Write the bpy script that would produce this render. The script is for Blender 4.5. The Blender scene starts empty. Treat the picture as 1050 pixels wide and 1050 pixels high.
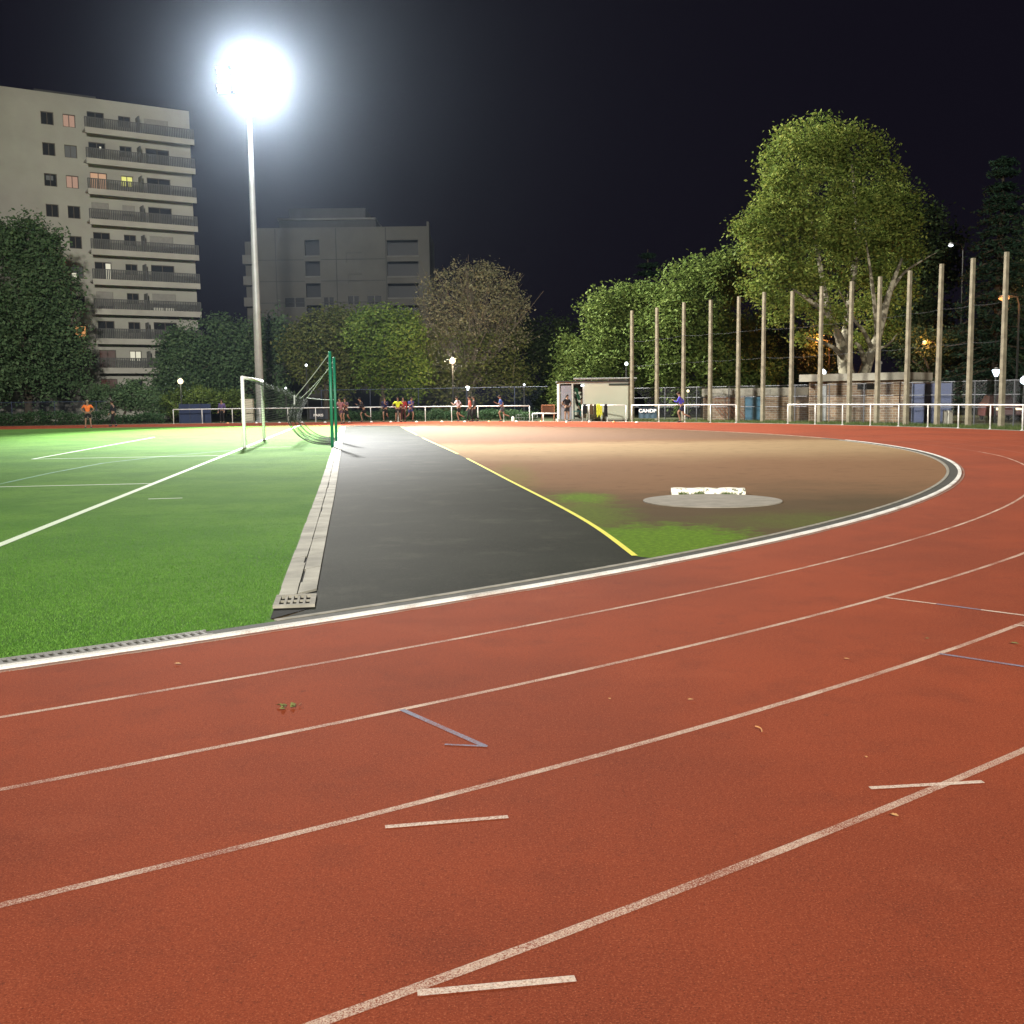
import bpy, math, random
import numpy as np
from mathutils import Vector, Matrix

random.seed(7)
RNG = np.random.default_rng(11)
scene = bpy.context.scene
COL = scene.collection

# ---------------------------------------------------------------- camera
F_PX, CXY = 1095.0, 525.0
PITCH = math.atan(117.5 / F_PX)
ROLL = math.radians(0.72)
CAM = Vector((0, 0, 1.65))
_cp, _sp = math.cos(PITCH), math.sin(PITCH)
_c, _s = math.cos(ROLL), math.sin(ROLL)
FWD = Vector((0, _cp, -_sp))
RIGHT = Vector((_c, -_s * _sp, -_s * _cp))
UP = Vector((_s, _c * _sp, _c * _cp))


def ray(px, py):
    d = FWD + RIGHT * ((px - CXY) / F_PX) - UP * ((py - CXY) / F_PX)
    return d


def at(px, py, Y):
    """the point seen at a photo pixel, Y metres out"""
    d = ray(px, py)
    return CAM + d * (Y / d.y)


def gnd(px, py, z=0.0):
    d = ray(px, py)
    t = (z - CAM.z) / d.z
    p = CAM + d * t
    return Vector((p.x, p.y, z))


CEN = Vector((-23.013, 35.266, 0))          # centre of the bend
R0 = 34.9                                    # kerb radius
AX = Vector((0.991, 0.134, 0)).normalized()  # along the pitch, towards the D
NO = Vector((-AX.y, AX.x, 0))
TH0 = math.atan2(-NO.y, -NO.x)               # bend start
TH1 = math.atan2(NO.y, NO.x)
if TH1 < TH0:
    TH1 += 2 * math.pi


def pol(r, th, z=0.0):
    return Vector((CEN.x + r * math.cos(th), CEN.y + r * math.sin(th), z))


def rim(px, R, py=420):
    """ground point on the far side of a circle about the bend's centre, under a photo column"""
    d = ray(px, py)
    dx, dy = d.x / d.y, 1.0
    a = dx * dx + dy * dy
    b = -2 * (CEN.x * dx + CEN.y * dy)
    c = CEN.x ** 2 + CEN.y ** 2 - R * R
    t = (-b + math.sqrt(max(b * b - 4 * a * c, 0))) / (2 * a)
    return Vector((dx * t, t, 0))


def zfor(py, px, Y):
    return at(px, py, Y).z


cam_d = bpy.data.cameras.new("camera")
cam = bpy.data.objects.new("camera", cam_d)
COL.objects.link(cam)
cam_d.sensor_width = 36
cam_d.lens = F_PX / 1050 * 36
cam_d.clip_start = 0.05
cam_d.clip_end = 4000
M = Matrix.Identity(4)
for i in range(3):
    M[i][0], M[i][1], M[i][2], M[i][3] = RIGHT[i], UP[i], -FWD[i], CAM[i]
cam.matrix_world = M
scene.camera = cam

# ---------------------------------------------------------------- render settings
scene.render.engine = 'CYCLES'
scene.view_settings.view_transform = 'Standard'
scene.view_settings.look = 'None'
scene.view_settings.exposure = 0
scene.view_settings.gamma = 1
cy = scene.cycles
cy.use_denoising = True
cy.denoising_prefilter = 'ACCURATE'
cy.max_bounces = 5
cy.diffuse_bounces = 2
cy.glossy_bounces = 2
cy.transmission_bounces = 3
cy.transparent_max_bounces = 8
cy.volume_bounces = 0
cy.sample_clamp_indirect = 3
cy.caustics_reflective = False
cy.caustics_refractive = False

w = bpy.data.worlds.new("World")
scene.world = w
w.use_nodes = True
bg = w.node_tree.nodes['Background']
bg.inputs[0].default_value = (0.0052, 0.0042, 0.0085, 1)
bg.inputs[1].default_value = 1.0


# ---------------------------------------------------------------- materials
def nd(nt, t, **kw):
    n = nt.nodes.new(t)
    for k, v in kw.items():
        setattr(n, k, v)
    return n


def base_mat(name, rough=0.7, spec=0.4, metal=0.0):
    m = bpy.data.materials.new(name)
    m.use_nodes = True
    p = m.node_tree.nodes['Principled BSDF']
    p.inputs['Roughness'].default_value = rough
    p.inputs['Specular IOR Level'].default_value = spec
    p.inputs['Metallic'].default_value = metal
    return m, m.node_tree, p


def L(nt, a, b):
    nt.links.new(a, b)


def pos_node(nt, space):
    if space == 'world':
        return nd(nt, 'ShaderNodeNewGeometry').outputs['Position']
    return nd(nt, 'ShaderNodeTexCoord').outputs['Object']


def noise(nt, vec, scale, detail=3, rough=0.55):
    n = nd(nt, 'ShaderNodeTexNoise')
    n.inputs['Scale'].default_value = scale
    n.inputs['Detail'].default_value = detail
    n.inputs['Roughness'].default_value = rough
    L(nt, vec, n.inputs['Vector'])
    return n.outputs['Fac']


def ramp(nt, fac, stops):
    r = nd(nt, 'ShaderNodeValToRGB')
    e = r.color_ramp.elements
    while len(e) > 1:
        e.remove(e[-1])
    e[0].position = stops[0][0]
    c = stops[0][1]
    e[0].color = (*c, 1) if len(c) == 3 else c
    for p_, c in stops[1:]:
        x = e.new(p_)
        x.color = (*c, 1)
    L(nt, fac, r.inputs[0])
    return r.outputs[0]


def mixc(nt, fac, a, b):
    m = nd(nt, 'ShaderNodeMix', data_type='RGBA')
    if isinstance(fac, (int, float)):
        m.inputs[0].default_value = fac
    else:
        L(nt, fac, m.inputs[0])
    for i, v in ((6, a), (7, b)):
        if isinstance(v, tuple):
            m.inputs[i].default_value = (*v, 1)
        else:
            L(nt, v, m.inputs[i])
    return m.outputs[2]


def math_(nt, op, a, b=None, c=None, clamp=False):
    m = nd(nt, 'ShaderNodeMath', operation=op)
    m.use_clamp = clamp
    for i, v in enumerate((a, b, c)):
        if v is None:
            continue
        if isinstance(v, (int, float)):
            m.inputs[i].default_value = v
        else:
            L(nt, v, m.inputs[i])
    return m.outputs[0]


def smooth(nt, v, lo, hi):
    m = nd(nt, 'ShaderNodeMapRange', interpolation_type='SMOOTHSTEP')
    L(nt, v, m.inputs[0])
    m.inputs[1].default_value = lo
    m.inputs[2].default_value = hi
    return m.outputs[0]


def bump(nt, p, h, strength, dist):
    b = nd(nt, 'ShaderNodeBump')
    b.inputs['Strength'].default_value = strength
    b.inputs['Distance'].default_value = dist
    L(nt, h, b.inputs['Height'])
    L(nt, b.outputs[0], p.inputs['Normal'])


def pm(name, c1, c2=None, scale=6, rough=0.7, spec=0.4, metal=0.0, bscale=None, bstr=0.3, bdist=0.01, space='obj', detail=4):
    """plain surface: two colours mixed by noise, with an optional grain bump"""
    m, nt, p = base_mat(name, rough, spec, metal)
    v = pos_node(nt, space)
    if c2 is None:
        c2 = tuple(x * 0.8 for x in c1)
    n = noise(nt, v, scale, detail)
    col = ramp(nt, n, [(0.32, c1), (0.68, c2)])
    L(nt, col, p.inputs['Base Color'])
    if bscale:
        bump(nt, p, noise(nt, v, bscale, 2), bstr, bdist)
    return m


def emit(name, col, strength, sample=True):
    m = bpy.data.materials.new(name)
    m.use_nodes = True
    nt = m.node_tree
    p = nt.nodes['Principled BSDF']
    p.inputs['Base Color'].default_value = (0.06, 0.06, 0.06, 1)
    p.inputs['Emission Color'].default_value = (*col, 1)
    p.inputs['Emission Strength'].default_value = strength
    if not sample:
        m.cycles.emission_sampling = 'NONE'
    return m


def leaf_mat(name, cols, trans=0.25, rough=0.55):
    m, nt, p = base_mat(name, max(rough, 0.7), 0.12)
    g = nd(nt, 'ShaderNodeNewGeometry')
    v = nd(nt, 'ShaderNodeTexCoord').outputs['Object']
    big = noise(nt, v, 0.45, 2)
    f = math_(nt, 'ADD', math_(nt, 'MULTIPLY', g.outputs['Random Per Island'], 0.6), math_(nt, 'MULTIPLY', big, 0.45))
    n = len(cols)
    col = ramp(nt, f, [(0.15 + 0.7 * i / max(n - 1, 1), c) for i, c in enumerate(cols)])
    L(nt, col, p.inputs['Base Color'])
    t = nd(nt, 'ShaderNodeBsdfTranslucent')
    L(nt, col, t.inputs[0])
    mx = nd(nt, 'ShaderNodeMixShader')
    mx.inputs[0].default_value = trans
    L(nt, p.outputs[0], mx.inputs[1])
    L(nt, t.outputs[0], mx.inputs[2])
    L(nt, mx.outputs[0], nt.nodes['Material Output'].inputs[0])
    return m


MT = {}

# running track: rubber granules
m, nt, p = base_mat('track_rubber', 0.9, 0.08)
v = pos_node(nt, 'world')
big = noise(nt, v, 0.30, 5, 0.6)
mid = noise(nt, v, 2.2, 6, 0.65)
base = mixc(nt, smooth(nt, big, 0.36, 0.66), (0.250, 0.047, 0.0175), (0.185, 0.036, 0.0150))
base = mixc(nt, math_(nt, 'MULTIPLY', smooth(nt, mid, 0.48, 0.72), 0.45), base, (0.145, 0.030, 0.0145))
base = mixc(nt, math_(nt, 'MULTIPLY', smooth(nt, noise(nt, v, 0.9, 6, 0.7), 0.55, 0.75), 0.35), base, (0.30, 0.075, 0.034))
spots = noise(nt, v, 7.0, 2, 0.5)
base = mixc(nt, math_(nt, 'MULTIPLY', smooth(nt, spots, 0.70, 0.80), 0.55), base, (0.09, 0.022, 0.013))
fine = noise(nt, v, 140, 4, 0.85)
gr = noise(nt, v, 45, 3, 0.75)
base = mixc(nt, math_(nt, 'MULTIPLY', smooth(nt, fine, 0.53, 0.66), 0.85), base, (0.43, 0.135, 0.066))
base = mixc(nt, math_(nt, 'MULTIPLY', smooth(nt, fine, 0.48, 0.34), 0.85), base, (0.062, 0.014, 0.008))
base = mixc(nt, math_(nt, 'MULTIPLY', smooth(nt, gr, 0.54, 0.72), 0.45), base, (0.33, 0.085, 0.038))
base = mixc(nt, math_(nt, 'MULTIPLY', smooth(nt, gr, 0.46, 0.28), 0.50), base, (0.10, 0.022, 0.011))
L(nt, base, p.inputs['Base Color'])
bump(nt, p, fine, 0.6, 0.005)
MT['track'] = m


def paint(name, col, under, wear=0.5, spec=0.2, midw=0.35):
    m, nt, p = base_mat(name, 0.8, spec)
    v = pos_node(nt, 'world')
    fine = noise(nt, v, 170, 3, 0.8)
    mid = noise(nt, v, 2.2, 4)
    f = math_(nt, 'ADD', math_(nt, 'MULTIPLY', fine, 1.0), math_(nt, 'ADD', math_(nt, 'MULTIPLY', mid, midw), 0.175 - midw / 2))
    k = smooth(nt, f, wear + 0.06, wear + 0.28)
    c2 = mixc(nt, smooth(nt, noise(nt, v, 60, 3, 0.7), 0.35, 0.7), col, tuple(x * 0.72 for x in col))
    L(nt, mixc(nt, k, under, c2), p.inputs['Base Color'])
    bump(nt, p, fine, 0.5, 0.004)
    return m


RED = (0.20, 0.042, 0.017)
MT['lane'] = paint('lane_paint', (0.56, 0.41, 0.32), RED, 0.49, midw=0.5)
MT['mark'] = paint('mark_paint', (0.64, 0.51, 0.42), RED, 0.44)
MT['blue_mark'] = paint('blue_paint', (0.20, 0.22, 0.30), RED, 0.46)
MT['kerb_white'] = paint('kerb_paint', (0.72, 0.70, 0.66), (0.30, 0.25, 0.21), 0.40, midw=0.8)
MT['margin'] = paint('margin_paint', (0.26, 0.20, 0.16), RED, 0.5)
MT['lane_faint'] = paint('lane_faint', (0.30, 0.14, 0.10), RED, 0.56)
MT['kerb_worn'] = paint('kerb_worn', (0.42, 0.33, 0.26), (0.21, 0.10, 0.06), 0.55)
MT['yellow'] = paint('yellow_paint', (0.72, 0.66, 0.06), (0.13, 0.13, 0.09), 0.34)
MT['turf_white'] = paint('turf_white', (0.62, 0.72, 0.55), (0.12, 0.27, 0.06), 0.28)
MT['turf_blue'] = paint('turf_blue', (0.10, 0.27, 0.22), (0.07, 0.19, 0.03), 0.56)

# artificial turf
m, nt, p = base_mat('turf', 0.9, 0.03)
v = pos_node(nt, 'world')
big = noise(nt, v, 0.5, 3)
col = mixc(nt, smooth(nt, big, 0.35, 0.65), (0.096, 0.215, 0.030), (0.066, 0.168, 0.023))
pile = noise(nt, v, 1.6, 6, 0.7)
col = mixc(nt, math_(nt, 'MULTIPLY', smooth(nt, pile, 0.48, 0.72), 0.55), col, (0.042, 0.122, 0.015))
mid = noise(nt, v, 9, 4, 0.65)
col = mixc(nt, math_(nt, 'MULTIPLY', smooth(nt, mid, 0.45, 0.75), 0.45), col, (0.032, 0.095, 0.012))
fine = noise(nt, v, 90, 3, 0.75)
col = mixc(nt, math_(nt, 'MULTIPLY', smooth(nt, fine, 0.55, 0.8), 0.6), col, (0.11, 0.24, 0.035))
L(nt, col, p.inputs['Base Color'])
bump(nt, p, fine, 0.8, 0.02)
p.inputs['Sheen Weight'].default_value = 0.025
p.inputs['Sheen Roughness'].default_value = 0.45
MT['turf'] = m
MT['blade'] = leaf_mat('turf_blade', [(0.040, 0.112, 0.016), (0.078, 0.195, 0.026), (0.14, 0.28, 0.05)], 0.25, 0.8)

# asphalt strip
m, nt, p = base_mat('asphalt', 0.7, 0.015)
v = pos_node(nt, 'world')
big = noise(nt, v, 0.4, 4)
col = mixc(nt, smooth(nt, big, 0.35, 0.65), (0.026, 0.028, 0.022), (0.019, 0.021, 0.016))
st = noise(nt, v, 1.1, 6, 0.7)
col = mixc(nt, math_(nt, 'MULTIPLY', smooth(nt, st, 0.5, 0.7), 0.45), col, (0.06, 0.058, 0.046))
col = mixc(nt, math_(nt, 'MULTIPLY', smooth(nt, st, 0.46, 0.3), 0.4), col, (0.02, 0.022, 0.018))
fine = noise(nt, v, 85, 3, 0.7)
col = mixc(nt, math_(nt, 'MULTIPLY', smooth(nt, fine, 0.55, 0.75), 0.6), col, (0.10, 0.10, 0.082))
col = mixc(nt, math_(nt, 'MULTIPLY', smooth(nt, fine, 0.48, 0.28), 0.7), col, (0.012, 0.013, 0.011))
L(nt, col, p.inputs['Base Color'])
bump(nt, p, fine, 0.7, 0.008)
MT['asphalt'] = m

# clay of the D, with moss in its near corner and a floodlight pool painted in as a pale belt
m, nt, p = base_mat('clay', 1.0, 0.03)
v = pos_node(nt, 'world')
sx = nd(nt, 'ShaderNodeSeparateXYZ')
L(nt, v, sx.inputs[0])
X, Y = sx.outputs[0], sx.outputs[1]
big = noise(nt, v, 0.30, 5, 0.6)
mid = noise(nt, v, 2.2, 5, 0.65)
fine = noise(nt, v, 70, 3, 0.7)
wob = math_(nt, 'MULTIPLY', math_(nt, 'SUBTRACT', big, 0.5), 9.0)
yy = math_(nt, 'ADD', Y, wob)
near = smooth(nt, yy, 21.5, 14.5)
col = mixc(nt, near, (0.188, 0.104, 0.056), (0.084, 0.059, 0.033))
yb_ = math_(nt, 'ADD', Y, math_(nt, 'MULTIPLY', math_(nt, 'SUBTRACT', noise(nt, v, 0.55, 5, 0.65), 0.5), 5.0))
light_pool = math_(nt, 'MULTIPLY', smooth(nt, yb_, 25.0, 33.5), smooth(nt, yb_, 40.0, 36.5))
col = mixc(nt, math_(nt, 'MULTIPLY', light_pool, 0.75), col, (0.33, 0.235, 0.13))  # paler belt: lamp light put into the clay colour
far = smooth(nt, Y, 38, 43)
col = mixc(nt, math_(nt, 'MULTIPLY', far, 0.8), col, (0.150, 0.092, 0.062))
col = mixc(nt, math_(nt, 'MULTIPLY', smooth(nt, mid, 0.5, 0.75), 0.4), col, (0.075, 0.047, 0.026))


mossn = noise(nt, v, 2.6, 8, 0.75)


def spot_mask(cx, cy_, rx, ry, soft=0.55):
    a = math_(nt, 'DIVIDE', math_(nt, 'SUBTRACT', X, cx), rx)
    b = math_(nt, 'DIVIDE', math_(nt, 'SUBTRACT', Y, cy_), ry)
    d = math_(nt, 'SQRT', math_(nt, 'ADD', math_(nt, 'MULTIPLY', a, a), math_(nt, 'MULTIPLY', b, b)))
    d = math_(nt, 'ADD', d, math_(nt, 'MULTIPLY', math_(nt, 'SUBTRACT', mossn, 0.5), 1.7))
    return smooth(nt, d, 1.0, 1.0 - soft)


moss = math_(nt, 'MAXIMUM', spot_mask(1.7, 11.9, 1.6, 2.4), math_(nt, 'MULTIPLY', spot_mask(1.15, 17.4, 0.75, 1.5, 0.8), 0.9))
moss = math_(nt, 'MAXIMUM', moss, math_(nt, 'MULTIPLY', spot_mask(1.1, 15.0, 0.95, 4.6, 0.9), 0.5))
moss = math_(nt, 'MAXIMUM', moss, math_(nt, 'MULTIPLY', spot_mask(3.9, 13.8, 2.2, 1.6, 0.95), 0.28))
moss = math_(nt, 'MAXIMUM', moss, math_(nt, 'MULTIPLY', spot_mask(0.0, 22.0, 0.8, 7.0, 0.95), 0.25))
moss = math_(nt, 'MULTIPLY', moss, math_(nt, 'ADD', 0.45, math_(nt, 'MULTIPLY', smooth(nt, fine, 0.35, 0.6), 0.55)))
mosscol = mixc(nt, smooth(nt, noise(nt, v, 14, 4, 0.7), 0.4, 0.7), (0.075, 0.165, 0.008), (0.14, 0.27, 0.014))
col = mixc(nt, moss, col, mosscol)
col = mixc(nt, math_(nt, 'MULTIPLY', smooth(nt, fine, 0.5, 0.3), 0.35), col, (0.035, 0.024, 0.015))
L(nt, col, p.inputs['Base Color'])
bump(nt, p, math_(nt, 'ADD', fine, math_(nt, 'MULTIPLY', mid, 2.0)), 0.6, 0.012)
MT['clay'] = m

MT['earth'] = pm('earth', (0.060, 0.058, 0.030), (0.042, 0.062, 0.020), 0.9, 0.9, 0.2, bscale=12, bstr=0.6, bdist=0.05, space='world')
MT['path'] = pm('path_paving', (0.16, 0.14, 0.11), (0.11, 0.10, 0.08), 2, 0.85, 0.3, bscale=40, bstr=0.4, bdist=0.01, space='world')
MT['gutter'] = pm('gutter_concrete', (0.045, 0.043, 0.034), (0.020, 0.021, 0.016), 5, 0.8, 0.3, bscale=60, space='world')
MT['edging'] = pm('edging_concrete', (0.26, 0.24, 0.20), (0.15, 0.14, 0.11), 7, 0.85, 0.3, bscale=60, space='world')
MT['slab'] = pm('slab_concrete', (0.34, 0.325, 0.27), (0.17, 0.16, 0.13), 1.8, 0.85, 0.3, bscale=70, bstr=0.5, bdist=0.006, space='world')
MT['dark_gap'] = pm('dark_gap', (0.012, 0.012, 0.011), None, 5, 0.9, 0.1)
MT['galv'] = pm('galvanised_steel', (0.36, 0.37, 0.36), (0.25, 0.26, 0.25), 12, 0.5, 0.5, 0.3)
MT['grate'] = pm('grate_steel', (0.20, 0.195, 0.185), (0.12, 0.118, 0.11), 12, 0.7, 0.2)
MT['mast'] = pm('mast_steel', (0.42, 0.43, 0.43), (0.34, 0.35, 0.35), 1.5, 0.5, 0.5, 0.2)
MT['disc'] = pm('disc_concrete', (0.22, 0.195, 0.16), (0.155, 0.14, 0.11), 4, 0.85, 0.3, bscale=60, space='world')
# white paint flaking off a stop board
m, nt, p = base_mat('flaking_white', 0.7, 0.3)
v = pos_node(nt, 'obj')
k = smooth(nt, noise(nt, v, 9, 5, 0.7), 0.40, 0.47)
L(nt, mixc(nt, k, (0.05, 0.06, 0.03), (0.74, 0.70, 0.60)), p.inputs['Base Color'])
MT['board'] = m
MT['white'] = pm('white_enamel', (0.80, 0.80, 0.78), (0.72, 0.72, 0.70), 3, 0.4, 0.5)
MT['rail'] = pm('rail_paint', (0.76, 0.76, 0.73), (0.58, 0.57, 0.53), 4, 0.5, 0.5)
MT['green'] = pm('green_enamel', (0.006, 0.16, 0.085), (0.004, 0.11, 0.06), 3, 0.45, 0.5)
MT['net'] = pm('net_cord', (0.035, 0.04, 0.035), None, 3, 0.8)
MT['rope'] = pm('rope', (0.38, 0.40, 0.36), (0.28, 0.30, 0.27), 30, 0.8)
MT['conc_post'] = pm('post_concrete', (0.22, 0.195, 0.135), (0.115, 0.10, 0.07), 2.6, 0.85, 0.3, bscale=30, bstr=0.4)
MT['conc_cap'] = pm('cap_concrete', (0.36, 0.34, 0.28), (0.22, 0.21, 0.17), 1.2, 0.85, 0.3, bscale=20, bstr=0.4)
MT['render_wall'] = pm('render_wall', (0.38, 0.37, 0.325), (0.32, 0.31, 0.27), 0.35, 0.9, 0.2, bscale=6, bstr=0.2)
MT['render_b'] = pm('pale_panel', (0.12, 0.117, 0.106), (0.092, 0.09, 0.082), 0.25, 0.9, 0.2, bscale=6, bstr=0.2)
MT['slab_edge'] = pm('slab_edge', (0.44, 0.42, 0.37), (0.36, 0.34, 0.30), 0.6, 0.85, 0.2)
MT['balcony_rail'] = pm('balcony_rail', (0.075, 0.075, 0.073), (0.10, 0.10, 0.095), 2, 0.5, 0.4)
MT['win_frame'] = pm('window_frame', (0.10, 0.085, 0.07), None, 3, 0.6)
MT['shutter'] = pm('shutter', (0.27, 0.26, 0.23), (0.22, 0.21, 0.19), 3, 0.7)
MT['roofing'] = pm('roofing', (0.055, 0.055, 0.055), None, 1, 0.9)
g_, nt_, p_ = base_mat('dark_glass', 0.45, 0.2)
p_.inputs['Base Color'].default_value = (0.012, 0.014, 0.018, 1)
MT['glass'] = g_
MT['bark'] = pm('bark', (0.075, 0.06, 0.042), (0.04, 0.034, 0.026), 4, 0.9, 0.2, bscale=14, bstr=0.6, bdist=0.04)
# plane-tree bark: pale plates
m, nt, p = base_mat('plane_bark', 0.85, 0.25)
v = pos_node(nt, 'obj')
k = smooth(nt, noise(nt, v, 2.0, 3, 0.6), 0.48, 0.60)
L(nt, mixc(nt, k, (0.075, 0.066, 0.046), (0.26, 0.24, 0.175)), p.inputs['Base Color'])
MT['plane_bark'] = m
MT['pale_bark'] = pm('pale_bark', (0.15, 0.13, 0.10), (0.09, 0.078, 0.06), 4, 0.9, 0.2)
MT['leaf_bright'] = leaf_mat('leaf_bright', [(0.032, 0.075, 0.014), (0.075, 0.13, 0.022), (0.15, 0.20, 0.04)])
MT['leaf_lime'] = leaf_mat('leaf_lime', [(0.07, 0.125, 0.022), (0.12, 0.185, 0.032), (0.19, 0.25, 0.055)], 0.35)
MT['leaf_mid'] = leaf_mat('leaf_mid', [(0.050, 0.085, 0.020), (0.085, 0.125, 0.028), (0.125, 0.165, 0.042)], 0.35)
MT['leaf_dark'] = leaf_mat('leaf_dark', [(0.060, 0.115, 0.056), (0.10, 0.165, 0.078), (0.135, 0.205, 0.10)])
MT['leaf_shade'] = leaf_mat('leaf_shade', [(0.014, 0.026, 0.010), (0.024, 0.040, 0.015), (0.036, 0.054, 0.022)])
MT['leaf_yellow'] = leaf_mat('leaf_yellow', [(0.050, 0.085, 0.017), (0.11, 0.150, 0.028), (0.20, 0.22, 0.05)], 0.35)
MT['leaf_brown'] = leaf_mat('leaf_brown', [(0.14, 0.14, 0.075), (0.23, 0.225, 0.125), (0.34, 0.32, 0.20)])
MT['leaf_mixed'] = leaf_mat('leaf_mixed', [(0.075, 0.105, 0.028), (0.125, 0.15, 0.042), (0.19, 0.195, 0.07)], 0.35)
MT['needle'] = leaf_mat('needle', [(0.010, 0.024, 0.014), (0.020, 0.046, 0.027), (0.034, 0.066, 0.040)], 0.1)
MT['hedge'] = leaf_mat('hedge_leaf', [(0.014, 0.04, 0.016), (0.035, 0.075, 0.03), (0.06, 0.11, 0.045)])
MT['weed'] = leaf_mat('weed', [(0.04, 0.065, 0.02), (0.075, 0.11, 0.03), (0.13, 0.15, 0.055)])

# brick
m, nt, p = base_mat('brick', 0.85, 0.25)
v = pos_node(nt, 'obj')
bk = nd(nt, 'ShaderNodeTexBrick')
mp = nd(nt, 'ShaderNodeMapping')
mp.inputs['Rotation'].default_value = (math.radians(90), 0, 0)
L(nt, v, mp.inputs[0])
L(nt, mp.outputs[0], bk.inputs[0])
bk.inputs['Color1'].default_value = (0.30, 0.20, 0.12, 1)
bk.inputs['Color2'].default_value = (0.19, 0.12, 0.075, 1)
bk.inputs['Mortar'].default_value = (0.33, 0.30, 0.24, 1)
bk.inputs['Scale'].default_value = 1.0
bk.inputs['Brick Width'].default_value = 0.36
bk.inputs['Row Height'].default_value = 0.14
bk.inputs['Mortar Size'].default_value = 0.018
L(nt, bk.outputs[0], p.inputs['Base Color'])
MT['brick'] = m
MT['cabin'] = pm('cabin_panel', (0.52, 0.53, 0.42), (0.46, 0.47, 0.37), 0.6, 0.6, 0.3)
MT['cabin_frame'] = pm('cabin_frame', (0.48, 0.50, 0.45), None, 2, 0.5, 0.4)
MT['cabin_grey'] = pm('cabin_grey', (0.30, 0.31, 0.36), None, 1, 0.6, 0.3)
MT['cabin_dark'] = pm('cabin_dark', (0.045, 0.055, 0.045), None, 2, 0.8)
MT['teal'] = pm('teal_cloth', (0.05, 0.17, 0.16), (0.03, 0.10, 0.10), 3, 0.8)
MT['blue_door'] = pm('blue_door', (0.09, 0.24, 0.36), (0.07, 0.18, 0.28), 1.5, 0.6)
MT['white_door'] = pm('white_door', (0.55, 0.60, 0.62), None, 1.5, 0.6)
MT['blue_panel'] = pm('blue_panel', (0.014, 0.028, 0.085), (0.01, 0.02, 0.06), 1.2, 0.7)
MT['fence_blue'] = pm('fence_blue', (0.020, 0.032, 0.07), None, 2, 0.6)
MT['fence_wire'] = pm('fence_wire', (0.09, 0.095, 0.105), None, 2, 0.6, 0.4, 0.2)
MT['cabinet'] = pm('cabinet_paint', (0.52, 0.48, 0.38), None, 1, 0.6)
MT['banner'] = pm('banner_cloth', (0.012, 0.035, 0.055), (0.02, 0.055, 0.075), 2, 0.6)
MT['banner_dark'] = pm('banner_dark', (0.02, 0.025, 0.035), None, 2, 0.6)
MT['rust'] = pm('rusty_orange', (0.26, 0.10, 0.04), (0.16, 0.06, 0.03), 4, 0.8)
MT['leaf_litter'] = pm('leaf_litter', (0.55, 0.28, 0.10), (0.40, 0.20, 0.08), 20, 0.8)
MT['leaf_green'] = pm('leaf_litter_green', (0.14, 0.13, 0.04), (0.10, 0.12, 0.03), 20, 0.8)
MT['lamp_pole'] = pm('lamp_pole', (0.018, 0.02, 0.018), None, 2, 0.7)
MT['lamp_white'] = emit('lamp_white', (0.90, 0.97, 1.0), 4)
MT['lamp_cool'] = emit('lamp_cool', (0.72, 0.88, 1.0), 3)
MT['lamp_warm'] = emit('lamp_warm', (1.0, 0.70, 0.42), 1.7)
MT['lamp_cream'] = emit('lamp_cream', (1.0, 0.86, 0.50), 2.2)
MT['lamp_orange'] = emit('lamp_orange', (1.0, 0.36, 0.10), 2.2)
MT['lamp_amber'] = emit('lamp_amber', (1.0, 0.36, 0.08), 1.2)
MT['flood'] = emit('floodlight_glass', (0.93, 0.97, 1.0), 14, False)
MT['cone'] = pm('marker_white', (0.85, 0.80, 0.74), None, 5, 0.5)
MT['cone_orange'] = pm('marker_orange', (0.80, 0.34, 0.12), None, 5, 0.5)


def cloth(name, c):
    if name not in MT:
        MT[name] = pm(name, c, tuple(x * 0.7 for x in c), 9, 0.85, 0.15)
    return MT[name]


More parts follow.
